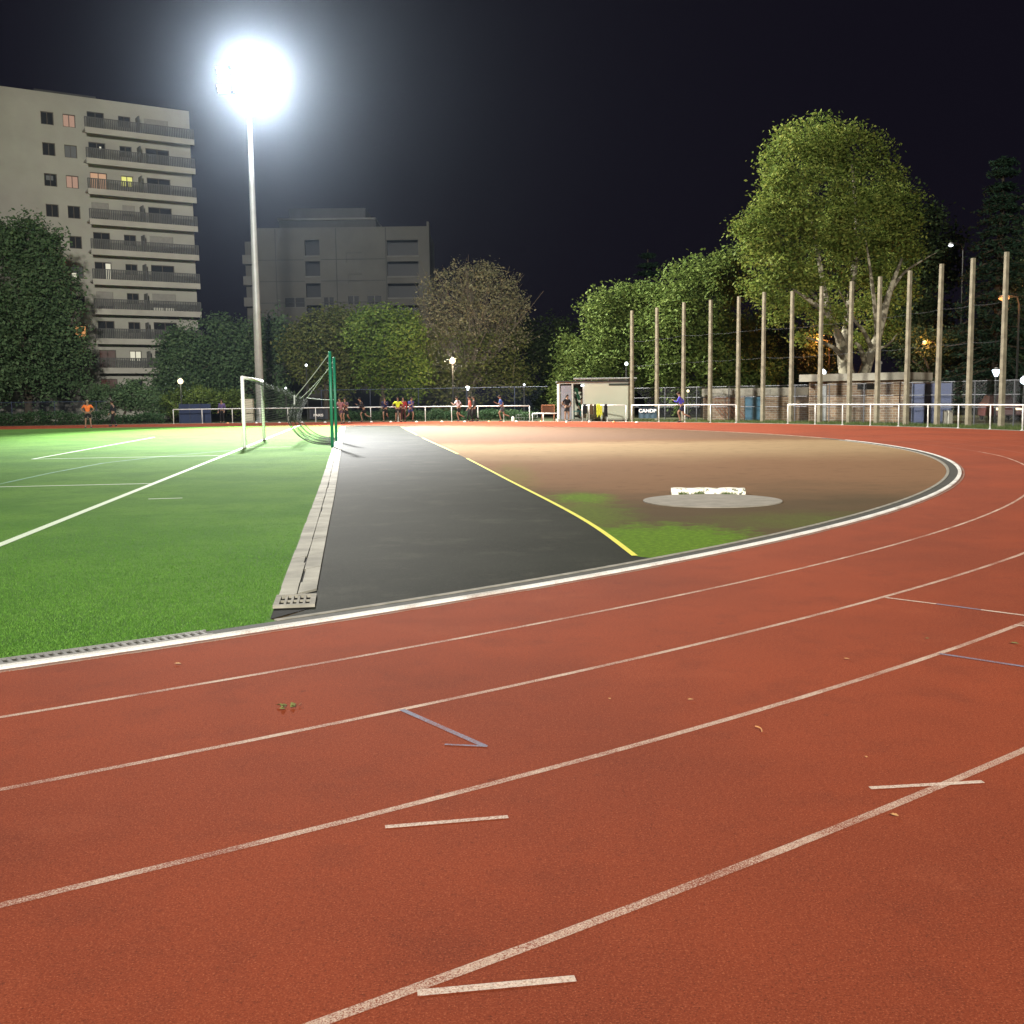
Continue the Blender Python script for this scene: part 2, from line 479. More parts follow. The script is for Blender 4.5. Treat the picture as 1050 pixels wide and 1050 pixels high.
# ---------------------------------------------------------------- mesh helpers
class MB:
    def __init__(self):
        self.v, self.f = [], []

    def add(self, vs, fs):
        o = len(self.v)
        self.v += [tuple(x) for x in vs]
        self.f += [tuple(i + o for i in f) for f in fs]

    def box(self, lo, hi, T=None):
        x0, y0, z0 = lo
        x1, y1, z1 = hi
        vs = [Vector(c) for c in ((x0, y0, z0), (x1, y0, z0), (x1, y1, z0), (x0, y1, z0), (x0, y0, z1), (x1, y0, z1), (x1, y1, z1), (x0, y1, z1))]
        if T is not None:
            vs = [T @ q for q in vs]
        self.add(vs, [(0, 3, 2, 1), (4, 5, 6, 7), (0, 1, 5, 4), (1, 2, 6, 5), (2, 3, 7, 6), (3, 0, 4, 7)])

    def quad(self, a, b, c, d):
        self.add([a, b, c, d], [(0, 1, 2, 3)])

    def tube(self, pts, rad, n=8, cap=True):
        pts = [Vector(q) for q in pts]
        if isinstance(rad, (int, float)):
            rad = [rad] * len(pts)
        rings = []
        for i, q in enumerate(pts):
            t = (pts[min(i + 1, len(pts) - 1)] - pts[max(i - 1, 0)]).normalized()
            a = t.cross(Vector((0, 0, 1)))
            if a.length < 1e-3:
                a = t.cross(Vector((0, 1, 0)))
            a.normalize()
            b = t.cross(a)
            rings.append([q + (a * math.cos(2 * math.pi * k / n) + b * math.sin(2 * math.pi * k / n)) * rad[i] for k in range(n)])
        o = [q for r in rings for q in r]
        fs = []
        for i in range(len(pts) - 1):
            for k in range(n):
                k2 = (k + 1) % n
                fs.append((i * n + k, i * n + k2, (i + 1) * n + k2, (i + 1) * n + k))
        if cap:
            fs.append(tuple(reversed(range(n))))
            fs.append(tuple(range((len(pts) - 1) * n, len(pts) * n)))
        self.add(o, fs)

    def lathe(self, prof, n=16, c=(0, 0, 0)):
        c = Vector(c)
        vs = [c + Vector((r * math.cos(2 * math.pi * k / n), r * math.sin(2 * math.pi * k / n), z)) for r, z in prof for k in range(n)]
        fs = []
        for i in range(len(prof) - 1):
            for k in range(n):
                k2 = (k + 1) % n
                fs.append((i * n + k, i * n + k2, (i + 1) * n + k2, (i + 1) * n + k))
        fs.append(tuple(reversed(range(n))))
        fs.append(tuple(range((len(prof) - 1) * n, len(prof) * n)))
        self.add(vs, fs)

    def build(self, name, mat, parent=None, smooth_=False):
        me = bpy.data.meshes.new(name)
        me.from_pydata(self.v, [], self.f)
        me.materials.append(mat)
        if smooth_:
            me.shade_smooth()
        o = bpy.data.objects.new(name, me)
        COL.objects.link(o)
        if parent is not None:
            o.parent = parent
            o.matrix_parent_inverse = parent.matrix_world.inverted()
        return o


def np_mesh(name, verts, nper, mat, parent=None):
    """verts (n*nper,3) -> n separate faces"""
    verts = np.asarray(verts, dtype=np.float32)
    n = len(verts) // nper
    me = bpy.data.meshes.new(name)
    me.vertices.add(len(verts))
    me.vertices.foreach_set('co', verts.ravel())
    me.loops.add(n * nper)
    me.loops.foreach_set('vertex_index', np.arange(n * nper, dtype=np.int32))
    me.polygons.add(n)
    me.polygons.foreach_set('loop_start', np.arange(0, n * nper, nper, dtype=np.int32))
    me.update(calc_edges=True)
    me.materials.append(mat)
    o = bpy.data.objects.new(name, me)
    COL.objects.link(o)
    if parent is not None:
        o.parent = parent
        o.matrix_parent_inverse = parent.matrix_world.inverted()
    return o


def thing(name, label, cat, loc=(0, 0, 0), rz=0.0, group=None):
    o = bpy.data.objects.new(name, None)
    COL.objects.link(o)
    o.empty_display_size = 0.3
    o.location = loc
    o.rotation_euler = (0, 0, rz)
    o.matrix_world = Matrix.Translation(Vector(loc)) @ Matrix.Rotation(rz, 4, 'Z')
    tag(o, label, cat, group)
    return o


def tag(o, label=None, cat=None, group=None, kind=None):
    if label:
        o['label'] = label
    if cat:
        o['category'] = cat
    if group:
        o['group'] = group
    if kind:
        o['kind'] = kind
    return o


def copy_tree(o, parent=None):
    c = o.copy()
    COL.objects.link(c)
    if parent is not None:
        c.parent = parent
    for ch in [k for k in KIDS.get(o.name, [])]:
        copy_tree(ch, c)
    return c


KIDS = {}


def part(mb, name, mat, parent, sm=False):
    """a part whose geometry is already in its parent's own space"""
    o = mb.build(name, mat, None, sm)
    o.parent = parent
    KIDS.setdefault(parent.name, []).append(o)
    return o


def strip(pts, w_left, w_right, z, name, mat, parent=None):
    """flat ribbon along a polyline"""
    mb = MB()
    pts = [Vector((q[0], q[1], 0)) for q in pts]
    a, b = [], []
    for i, q in enumerate(pts):
        t = (pts[min(i + 1, len(pts) - 1)] - pts[max(i - 1, 0)]).normalized()
        n_ = Vector((-t.y, t.x, 0))
        a.append(q + n_ * w_left + Vector((0, 0, z)))
        b.append(q - n_ * w_right + Vector((0, 0, z)))
    k = len(pts)
    mb.add(a + b, [(k + i, k + i + 1, i + 1, i) for i in range(k - 1)])
    return mb.build(name, mat, parent)


def poly(pts, z, name, mat):
    mb = MB()
    mb.add([(q[0], q[1], z) for q in pts], [tuple(range(len(pts)))])
    o = mb.build(name, mat)
    import bmesh
    bm = bmesh.new()
    bm.from_mesh(o.data)
    bmesh.ops.triangulate(bm, faces=bm.faces[:])
    bmesh.ops.recalc_face_normals(bm, faces=bm.faces[:])
    for f in bm.faces:
        if f.normal.z < 0:
            f.normal_flip()
    bm.to_mesh(o.data)
    bm.free()
    return o


def cr(pts, n=8):
    """Catmull-Rom through points"""
    P_ = [Vector(q) for q in pts]
    P_ = [P_[0] * 2 - P_[1]] + P_ + [P_[-1] * 2 - P_[-2]]
    out = []
    for i in range(1, len(P_) - 2):
        for k in range(n):
            t = k / n
            a, b, c, d = P_[i - 1], P_[i], P_[i + 1], P_[i + 2]
            out.append(0.5 * ((2 * b) + (c - a) * t + (2 * a - 5 * b + 4 * c - d) * t * t + (3 * b - a - 3 * c + d) * t ** 3))
    out.append(P_[-2])
    return out


# ================================================================ GROUND
mb = MB()
mb.add([(-1500, -600, -0.03), (1500, -600, -0.03), (1500, 2500, -0.03), (-1500, 2500, -0.03)], [(0, 1, 2, 3)])
tag(mb.build('ground', MT['earth']), kind='structure')


def ring_pts(r, n=160, straight=90):
    out = [pol(r, TH0) - AX * straight]
    out += [pol(r, TH0 + (TH1 - TH0) * i / n) for i in range(n + 1)]
    out += [pol(r, TH1) - AX * straight]
    return out


def band(r0, r1, z, name, mat, n=160):
    a, b = ring_pts(r0, n), ring_pts(r1, n)
    mb = MB()
    k = len(a)
    mb.add([(q.x, q.y, z) for q in a + b], [(i, k + i, k + i + 1, i + 1) for i in range(k - 1)])
    o = mb.build(name, mat)
    tag(o, kind='structure')
    return o


R_OUT = R0 + 10.2
band(R0 - 0.02, R_OUT, 0.0, 'running_track', MT['track'])
band(R_OUT, R_OUT + 0.25, 0.012, 'track_edging', MT['edging'])
band(R_OUT + 0.25, R_OUT + 1.3, -0.012, 'dirt_path', MT['path'])

# lane lines: measured radii in view, evenly spaced elsewhere
FITS = {1: ((-23.743, 36.454), 37.411), 2: ((-23.354, 36.713), 38.579), 3: ((-18.778, 31.084), 32.540), 4: ((-26.477, 41.293), 46.519)}
RANGE = {1: ((-2.71, 5.48), (12.58, 27.6)), 2: ((-2.2, 4.42), (5.24, 10.8)), 3: ((-1.69, 3.33), (3.66, 7.5)), 4: ((-0.7, 2.6), (2.35, 4.77))}


def theta(x, y):
    t = math.atan2(y - CEN.y, x - CEN.x)
    while t < TH0:
        t += 2 * math.pi
    return t


for i in range(1, 8):
    nominal = R0 + 1.19 * i
    ths = np.linspace(TH0, TH1, 220)
    if i in FITS:
        (fx, fy), fr = FITS[i]
        ta, tb = (theta(*q) for q in RANGE[i])
        tt = np.linspace(ta, tb, 40)
        rr = []
        for t in tt:
            dx, dy = math.cos(t), math.sin(t)
            ox, oy = CEN.x - fx, CEN.y - fy
            b_ = ox * dx + oy * dy
            rr.append(-b_ + math.sqrt(b_ * b_ - (ox * ox + oy * oy - fr * fr)))
        xs = np.concatenate([[TH0, ta - 0.3], tt, [tb + 0.3, TH1]])
        ys = np.concatenate([[nominal, nominal], rr, [nominal, nominal]])
        if ta - 0.3 < TH0:
            xs = np.concatenate([[TH0], tt, [tb + 0.3, TH1]])
            ys = np.concatenate([[rr[0]], rr, [nominal, nominal]])
        rad = np.interp(ths, xs, ys)
    else:
        rad = np.full_like(ths, nominal)
    pts = [pol(rad[0], TH0) - AX * 90] + [pol(r, t) for r, t in zip(rad, ths)] + [pol(rad[-1], TH1) - AX * 90]
    cut = next((k for k, q in enumerate(pts) if k > 3 and q.y > (30 if i == 1 else 22)), len(pts))
    tag(strip(pts[:cut], 0.021, 0.021, 0.0015, 'lane_line', MT['lane']), kind='structure')
    tag(strip(pts[cut - 1:], 0.021, 0.021, 0.0015, 'lane_line', MT['lane_faint']), kind='structure')

# infield clay
r_in = R0 - 0.02
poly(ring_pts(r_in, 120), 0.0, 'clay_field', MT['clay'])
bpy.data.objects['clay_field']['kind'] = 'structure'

# edge of the infield: white kerb line, dark gutter, pale inner edging
th_drain = theta(-1.75, 7.6)


def arc_box(r0, r1, z0, z1, t0, t1, name, mat, n=140, kind='structure'):
    mb = MB()
    prof = [(r0, z0), (r0, z1), (r1, z1), (r1, z0)]
    vs = []
    for i in range(n + 1):
        t = t0 + (t1 - t0) * i / n
        vs += [pol(r, t, z) for r, z in prof]
    fs = []
    for i in range(n):
        for k in range(3):
            a = i * 4 + k
            fs.append((a, a + 1, a + 5, a + 4))
    fs += [(0, 3, 2, 1), (n * 4, n * 4 + 1, n * 4 + 2, n * 4 + 3)]
    mb.add(vs, fs)
    o = mb.build(name, mat)
    if kind:
        tag(o, kind=kind)
    return o


th_far = theta(*rim(868, R0).xy)
arc_box(R0 - 0.045, R0 + 0.022, -0.02, 0.022, TH0, th_far, 'kerb', MT['kerb_white'])
arc_box(R0 - 0.045, R0 + 0.035, -0.02, 0.016, th_far, TH1, 'kerb', MT['kerb_worn'])
arc_box(R0 + 0.022, R0 + 0.085, -0.02, 0.005, TH0, TH1, 'kerb_margin', MT['margin'])
arc_box(R0 - 0.21, R0 - 0.045, -0.02, 0.012, TH0, th_far + 0.05, 'gutter', MT['gutter'])
arc_box(R0 - 0.265, R0 - 0.21, -0.02, 0.018, th_drain + 0.004, th_far, 'gutter_edging', MT['edging'])

# slotted grate between turf and kerb
mb = MB()
tg0, tg1 = TH0 + 0.28, th_drain - 0.012
n = int((tg1 - tg0) * R0 / 0.055)
for i in range(n):
    t = tg0 + (tg1 - tg0) * i / n
    d = 0.022 / R0
    a, b, c, e = pol(R0 - 0.195, t), pol(R0 - 0.07, t), pol(R0 - 0.07, t + d), pol(R0 - 0.195, t + d)
    vs = [Vector((q.x, q.y, z)) for z in (0.012, 0.024) for q in (a, b, c, e)]
    mb.add(vs, [(4, 5, 6, 7), (0, 1, 5, 4), (1, 2, 6, 5), (2, 3, 7, 6), (3, 0, 4, 7)])
go = thing('gutter_grate', 'long slotted metal gutter grate between the green turf and the white kerb', 'grate')
part(mb, 'crossbars', MT['grate'], go)
for rr_ in ((R0 - 0.212, R0 - 0.195), (R0 - 0.07, R0 - 0.052)):
    o = arc_box(rr_[0], rr_[1], 0.012, 0.026, tg0, tg1, 'side_rail', MT['grate'], 60, None)
    o.parent = go

# drain between turf and asphalt
RIGHT_EDGE = [(-1.53, 7.98), (-2.36, 13.6), (-3.30, 20.0), (-5.05, 31.6), (-7.08, 45.14), (-10.7, 69.4)]
re_ = cr([(x, y, 0) for x, y in RIGHT_EDGE], 14)
le_ = []
for i, q in enumerate(re_):
    t = (re_[min(i + 1, len(re_) - 1)] - re_[max(i - 1, 0)]).normalized()
    le_.append(q + Vector((-t.y, t.x, 0)) * 0.31)


def clip_in(pts, r):
    return [q for q in pts if (Vector((q[0], q[1], 0)) - CEN).length < r]


R_IN = R0 - 0.265
yel = cr([(1.33, 10.1, 0), (0.94, 14.4, 0), (-0.09, 21.47, 0), (-1.56, 31.43, 0), (-3.74, 45.12, 0), (-6.5, 63.4, 0)], 10)
re_c, le_c, yel_c = clip_in(re_, R_IN), clip_in(le_, R_IN), clip_in(yel, R_IN)


def arc_between(a, b, r, n=24):
    ta, tb = theta(a[0], a[1]), theta(b[0], b[1])
    return [pol(r, ta + (tb - ta) * i / n) for i in range(n + 1)]


ap = arc_between(le_c[0], yel_c[0], R_IN)
asphalt_pts = ap + yel_c + arc_between(yel_c[-1], re_c[-1], R_IN) + re_c[::-1]
tag(poly(asphalt_pts, 0.006, 'asphalt_strip', MT['asphalt']), kind='structure')
far = arc_between(le_c[-1], pol(R0, TH1), R_IN - 0.0, 30)
near = [pol(R0 - 0.215, TH0 + (theta(le_c[0].x, le_c[0].y) - TH0) * i / 30) for i in range(31)]
turf_pts = [pol(R0 - 0.215, TH0) - AX * 88] + near + le_c + far + [pol(R_IN, TH1) - AX * 88]
tag(poly(turf_pts, 0.010, 'turf_pitch', MT['turf']), kind='structure')

# yellow line, worn through in one stretch
lens = 0
yl = [q for q in yel if (q - CEN).length < R_IN]
seg, runs = [], []
for i, q in enumerate(yl):
    worn = 29.5 < q.y < 30.6 or 34.2 < q.y < 35.0 or 46 < q.y < 47.2
    if worn:
        if len(seg) > 1:
            runs.append(seg)
        seg = []
    else:
        seg.append(q)
runs.append(seg)
for sgm in runs:
    if len(sgm) > 1:
        tag(strip(sgm, 0.032, 0.032, 0.011, 'yellow_line', MT['yellow']), kind='structure')

# drain slabs in two rows, with the slot between them
dr = thing('drain_channel', 'pale concrete drain channel with a dark middle slot between turf and asphalt', 'drain')
mb = MB()
k = len(le_c)
L0, R0_ = le_c, re_c[:k]
kk = min(len(le_c), len(re_c))
sl = MB()
for i in range(kk - 1):
    a, b, c, d = le_c[i], re_c[i], re_c[i + 1], le_c[i + 1]
    sl.add([Vector((q.x, q.y, 0.008)) for q in (a, b, c, d)], [(0, 1, 2, 3)])
part(sl, 'slot', MT['dark_gap'], dr)
# walk along the channel
cum = [0.0]
for i in range(1, kk):
    cum.append(cum[-1] + (re_c[i] - re_c[i - 1]).length)


def along(s):
    i = max(0, min(kk - 2, int(np.searchsorted(cum, s)) - 1))
    t = (s - cum[i]) / (cum[i + 1] - cum[i])
    return le_c[i].lerp(le_c[i + 1], t), re_c[i].lerp(re_c[i + 1], t)


s = 0.75
rd = random.Random(3)
while s < cum[-1] - 1.2:
    ln = rd.uniform(0.45, 0.8)
    (a0, b0), (a1, b1) = along(s), along(s + ln - 0.002)
    for side in (0, 1):
        j = rd.uniform(-0.004, 0.004)
        gap = 0.012 + (rd.uniform(0.02, 0.06) if rd.random() < 0.22 else max(0, rd.gauss(0, 0.008)))
        if side == 0:
            lo, hi = 0.0 + (rd.random() < 0.25) * 0.02, 0.5 - gap
        else:
            lo, hi = 0.5 + gap, 1.0
        q0, q1 = a0.lerp(b0, lo), a0.lerp(b0, hi)
        q2, q3 = a1.lerp(b1, hi + rd.uniform(-0.015, 0.015) * (side == 0)), a1.lerp(b1, lo)
        z1 = 0.028 + j * 0.4
        z2 = 0.028 + rd.uniform(-0.002, 0.002)
        vs = [Vector((q.x, q.y, 0.004)) for q in (q0, q1, q2, q3)] + [Vector((q0.x, q0.y, z1)), Vector((q1.x, q1.y, z1)), Vector((q2.x, q2.y, z2)), Vector((q3.x, q3.y, z2))]
        mb.add(vs, [(4, 5, 6, 7), (0, 1, 5, 4), (1, 2, 6, 5), (2, 3, 7, 6), (3, 0, 4, 7)])
    s += ln
part(mb, 'slabs', MT['slab'], dr)

# square metal grate at the near end of the drain
g0a, g0b = along(0.18)
g1a, g1b = along(0.70)
gc = (g0a + g0b + g1a + g1b) / 4
gd = ((g1a + g1b) - (g0a + g0b)).normalized()
grate = thing('drain_grate', 'square rusty drain grate at the near end of the concrete drain', 'grate', (gc.x, gc.y, 0.0), math.atan2(gd.y, gd.x) - math.pi / 2)
mb = MB()
W2, H2 = 0.165, 0.24
mb.box((-W2, -H2, 0.010), (W2, -H2 + 0.05, 0.034))
mb.box((-W2, H2 - 0.05, 0.010), (W2, H2, 0.034))
mb.box((-W2, -H2 + 0.05, 0.010), (-W2 + 0.045, H2 - 0.05, 0.033))
mb.box((W2 - 0.045, -H2 + 0.05, 0.010), (W2, H2 - 0.05, 0.033))
part(mb, 'frame', MT['edging'], grate)
mb = MB()
for i in range(4):
    x = -0.075 + i * 0.05
    mb.box((x - 0.010, -H2 + 0.05, 0.014), (x + 0.010, H2 - 0.05, 0.030))
mb.box((-W2 + 0.045, -0.012, 0.012), (W2 - 0.045, 0.012, 0.028))
part(mb, 'bars', MT['edging'], grate)
mb = MB()
mb.box((-W2, -H2, 0.004), (W2, H2, 0.009))
part(mb, 'pit', MT['dark_gap'], grate)


def line(px_pts, w, z, name, mat):
    pts = [gnd(*q) for q in px_pts]
    return tag(strip(pts, w / 2, w / 2, z, name, mat), kind='structure')


def wline(pts, w, z, name, mat):
    return tag(strip(pts, w / 2, w / 2, z, name, mat), kind='structure')


# short marks on the lanes
line([(412, 728), (497, 765.5)], 0.034, 0.0030, 'lane_mark', MT['blue_mark'])
line([(456, 764), (500, 766)], 0.020, 0.0042, 'lane_mark', MT['blue_mark'])
line([(395, 848.5), (521, 838)], 0.031, 0.0030, 'lane_mark', MT['mark'])
line([(428, 1019), (590, 1004)], 0.033, 0.0030, 'lane_mark', MT['mark'])
line([(892, 808.5), (1008, 802)], 0.031, 0.0030, 'lane_mark', MT['mark'])
line([(908, 613), (960, 619.5)], 0.035, 0.0030, 'lane_mark', MT['mark'])
line([(960, 619.5), (1006, 625.5)], 0.035, 0.0030, 'lane_mark', MT['blue_mark'])
line([(1006, 625.5), (1110, 639)], 0.035, 0.0030, 'lane_mark', MT['mark'])
line([(963, 670.5), (1110, 693)], 0.035, 0.0030, 'lane_mark', MT['blue_mark'])
line([(1040, 641), (1110, 649)], 0.035, 0.0030, 'lane_mark', MT['mark'])

# pitch lines
G0, G1 = Vector((-9.43, 37.85, 0)), Vector((-10.41, 45.1, 0))     # goal posts
gl = (G1 - G0).normalized()
gout = Vector((gl.y, -gl.x, 0))                                    # behind the goal
wline([G0 - gl * 32, G0 + gl * 34], 0.12, 0.015, 'goal_line', MT['turf_white'])
A0 = G0 - gl * 5.6 - gout * 0.06
wline([A0, A0 - gout * 5.5], 0.10, 0.015, 'pitch_line', MT['turf_white'])
wline([A0 - gout * 5.45, A0 - gout * 5.45 + gl * 18.4], 0.10, 0.0154, 'pitch_line', MT['turf_white'])
B0 = G0 - gl * 16.5 - gout * 0.06
wline([B0, B0 - gout * 16.5], 0.10, 0.015, 'pitch_line', MT['turf_white'])
wline([gnd(152, 512.5), gnd(187, 511.5)], 0.07, 0.015, 'pitch_line', MT['turf_white'])
wline([gnd(-60, 512), gnd(0, 497), gnd(50, 486), gnd(105, 475.5), gnd(160, 469), gnd(240, 462)], 0.10, 0.0146, 'pitch_line', MT['turf_blue'])
wline([gnd(251, 459.5), gnd(300, 458.5)], 0.06, 0.0158, 'pitch_line', MT['turf_white'])

# near turf blades
tp = np.array([(q[0], q[1]) for q in turf_pts])


def blades(n, region_fn, h, wd, name, mat, z=0.008, fade=False):
    pts = region_fn(n)
    n = len(pts)
    a = RNG.uniform(0, 2 * np.pi, n)
    hh = h * RNG.uniform(0.5, 1.15, n) * (np.clip((21 - pts[:, 1]) / 11, 0.25, 1) if fade else 1)
    lean = RNG.uniform(0.15, 0.95, n)
    la = RNG.uniform(0, 2 * np.pi, n)
    dx, dy = np.cos(a) * wd / 2, np.sin(a) * wd / 2
    tip = np.stack([pts[:, 0] + np.cos(la) * hh * lean, pts[:, 1] + np.sin(la) * hh * lean, z + hh * np.sqrt(1 - 0.6 * lean ** 2)], 1)
    b0 = np.stack([pts[:, 0] - dx, pts[:, 1] - dy, np.full(n, z)], 1)
    b1 = np.stack([pts[:, 0] + dx, pts[:, 1] + dy, np.full(n, z)], 1)
    V = np.stack([b0, b1, tip], 1).reshape(-1, 3)
    return np_mesh(name, V, 3, mat)


def turf_region(n):
    # denser close to the camera
    out = []
    left = np.array([(q.x, q.y) for q in le_])
    while sum(len(o) for o in out) < n:
        y = 5.6 + 15 * RNG.random(n) ** 2.3
        x = RNG.uniform(-0.56, 0.02, n) * y
        lim = np.interp(y, left[:, 1], left[:, 0]) - 0.02
        r = np.hypot(x - CEN.x, y - CEN.y)
        ok = (x < np.where(y < 8, -1.85, lim)) & (r < R0 - 0.22)
        # keep clear of the painted lines
        rel = np.stack([x - G0.x, y - G0.y], 1)
        d = rel[:, 0] * gout.x + rel[:, 1] * gout.y
        ok &= np.abs(d) > 0.065
        out.append(np.stack([x, y], 1)[ok])
    return np.concatenate(out)[:n]


tag(blades(170000, turf_region, 0.020, 0.006, 'grass', MT['blade'], fade=True), kind='stuff')

# shot-put disc and its stop board
ctr = Vector((3.13, 16.62, 0))
mb = MB()
mb.lathe([(1.07, -0.01), (1.07, 0.014), (1.03, 0.018), (0.001, 0.018)], 64, ctr)
tag(mb.build('throwing_circle', MT['disc']), 'round grey concrete shot put circle set in the brown clay', 'throwing circle')
sb = thing('stop_board', 'flaking white wooden stop board behind the grey throwing circle', 'stop board', (3.28, 17.78, 0), math.radians(-7))
mb = MB()
n = 14
vs = []
for i in range(n + 1):
    x = -0.61 + 1.22 * i / n
    yb = -0.03 + 0.05 * (x / 0.61) ** 2 * -1
    vs += [(x, yb, 0.0), (x, yb - 0.004, 0.095 + 0.006 * math.sin(i * 2.1)), (x, 0.13, 0.10 + 0.006 * math.sin(i * 1.3)), (x, 0.13, 0.0)]
fs = []
for i in range(n):
    for k in range(3):
        a = i * 4 + k
        fs.append((a, a + 4, a + 5, a + 1))
fs += [(0, 1, 2, 3), (n * 4 + 3, n * 4 + 2, n * 4 + 1, n * 4)]
mb.add(vs, fs)
part(mb, 'board', MT['board'], sb)
for px_, sz in ((-0.16, 0.05), (0.30, 0.07), (-0.4, 0.04)):
    V = []
    for q in range(70):
        a = RNG.uniform(0, 6.28)
        b = Vector((px_ + RNG.normal(0, sz), -0.09 + RNG.normal(0, 0.02), 0.0))
        tpv = b + Vector((math.cos(a) * 0.03, math.sin(a) * 0.02, RNG.uniform(0.02, 0.07)))
        V += [b + Vector((-0.006, 0, 0)), b + Vector((0.006, 0, 0)), tpv]
    o = np_mesh('weeds', [tuple(q) for q in V], 3, MT['weed'])
    o.parent = sb
    tag(o, kind='stuff')


# fallen leaves and bits on the track
def litter(px, py, size, ang, mat, label, name='fallen_leaf', cat='leaf', shape='leaf'):
    c = gnd(px, py)
    mb = MB()
    if shape == 'leaf':
        out = [(0, -1), (0.35, -0.6), (0.62, -0.1), (0.45, 0.2), (0.5, 0.6), (0.15, 0.5), (0, 1.0), (-0.2, 0.5), (-0.55, 0.55), (-0.4, 0.15), (-0.6, -0.2), (-0.3, -0.65)]
        vs = [(x * size, y * size, 0.006 + 0.35 * size * abs(x) ** 1.5 + 0.1 * size * max(0, y)) for x, y in out] + [(0, 0, 0.008)]
        mb.add(vs, [(i, (i + 1) % 12, 12) for i in range(12)])
    elif shape == 'twig':
        mb.tube([(size * math.sin(t * 0.55) * 0.8, size * (t - 2) * 0.5, 0.008 + 0.002 * t) for t in range(6)], 0.003, 5)
    else:
        for q in range(16):
            a = rd.uniform(0, 6.28)
            x, y = rd.gauss(0, size), rd.gauss(0, size * 0.5)
            mb.add([(x, y, 0.006), (x + 0.03 * math.cos(a), y + 0.03 * math.sin(a), 0.008), (x + 0.02 * math.cos(a + 1.2), y + 0.02 * math.sin(a + 1.2), 0.02)], [(0, 1, 2)])
    o = mb.build(name, mat)
    o.location = (c.x, c.y, 0.004)
    o.rotation_euler = (0, 0, ang)
    return tag(o, label, cat)


litter(917, 838, 0.019, 0.8, MT['leaf_litter'], 'orange fallen leaf below the rightmost crossed white marks on the track')
litter(708, 719, 0.020, 1.9, MT['leaf_litter'], 'orange fallen leaf on the red lane right of centre')
litter(868, 677, 0.020, 1.3, MT['leaf_litter'], 'tan fallen leaf on the lane left of the short blue line')
litter(951, 656, 0.020, 2.2, MT['leaf_green'], 'dull brown fallen leaf just above the short blue line')
litter(1040, 661, 0.030, 1.0, MT['leaf_green'], 'dull brown fallen leaf at the right edge beside the lane line')
litter(182, 682, 0.026, 1.5, MT['leaf_litter'], 'pale fallen leaf alone on the inside lane near the turf')
litter(888, 778, 0.010, 0.3, MT['leaf_litter'], 'tiny pale leaf scrap above the crossed white marks')
litter(625, 718, 0.012, 0.3, MT['leaf_litter'], 'tiny tan leaf scrap right of the blue arrow mark')
litter(778, 751, 0.022, 0.5, MT['leaf_litter'], 'thin curved twig lying on the red lane', 'fallen_twig', 'twig', 'twig')
litter(297, 726, 0.035, 0.4, MT['leaf_green'], 'small clump of greenish debris on the second lane', 'debris_clump', 'debris', 'clump')

# ================================================================ RAILINGS
RR = R_OUT + 0.55


def railing(pxs, label, R=RR, h=1.08, post_r=0.03, rail_r=0.034, name='railing'):
    pts = [rim(x, R) for x in pxs]
    c = pts[len(pts) // 2]
    t = thing(name, label, 'railing', (c.x, c.y, -0.02), 0, 'white pipe railings round the track')
    mb = MB()
    mb.tube([(q.x - c.x, q.y - c.y, h) for q in pts], rail_r, 8)
    part(mb, 'top_rail', MT['rail'], t, True)
    for q in pts:
        mb = MB()
        mb.tube([(q.x - c.x, q.y - c.y, -0.05), (q.x - c.x, q.y - c.y, h - 0.02)], post_r, 8)
        mb.lathe([(0.07, 0.0), (0.07, 0.03), (0.03, 0.035)], 8, (q.x - c.x, q.y - c.y, 0))
        part(mb, 'post', MT['rail'], t, True)
    return t


railing([177.5, 207, 238, 266.5, 295, 323.5, 352, 380, 408, 436, 463, 490, 516.5, 543], 'long white railing across the far bend behind the goal and the runners')
railing([648, 675.7, 702.3, 728.6, 755], 'white railing in front of the small dark blue banner, five posts')
railing([808, 836, 864, 892.7, 921.7, 951.7, 983, 1015.7, 1049, 1086, 1128], 'bright white railing at right in front of the brick hut and fence')
railing([597, 604, 622.7, 642], 'white railing with jackets hung over it in front of the cabin', R=RR + 0.5)
railing([546, 557, 572], 'low whitish rail beside the rusty frame, left of the cabin', R=RR + 0.4, h=0.55)

# jackets hung on the cabin railing
RJ = RR + 0.5


def jacket(px, wpx, drop, col, label):
    c = rim(px, RJ)
    wm = wpx / F_PX * c.y
    mb = MB()
    nx, prof = 6, [(-0.12, 0.55), (-0.10, 0.3), (-0.07, 0.0), (0.0, -0.045), (0.07, 0.0), (0.09, 0.3), (0.1, 0.45)]
    vs = []
    for i in range(nx + 1):
        u = i / nx - 0.5
        for y, d in prof:
            dd = d * drop * (1 + 0.18 * math.sin(i * 2.3 + y * 9)) if d > 0 else d
            vs.append((u * wm * (1 + 0.25 * max(d, 0)), y + 0.02 * math.sin(i * 1.9), 1.08 + 0.0 - dd))
    k = len(prof)
    fs = [(i * k + j, i * k + j + 1, (i + 1) * k + j + 1, (i + 1) * k + j) for i in range(nx) for j in range(k - 1)]
    mb.add(vs, fs)
    o = mb.build('jacket', col)
    o.location = (c.x, c.y, 0)
    sol = o.modifiers.new('thick', 'SOLIDIFY')
    sol.thickness = 0.02
    tag(o, label, 'jacket', 'jackets hung on the railing')


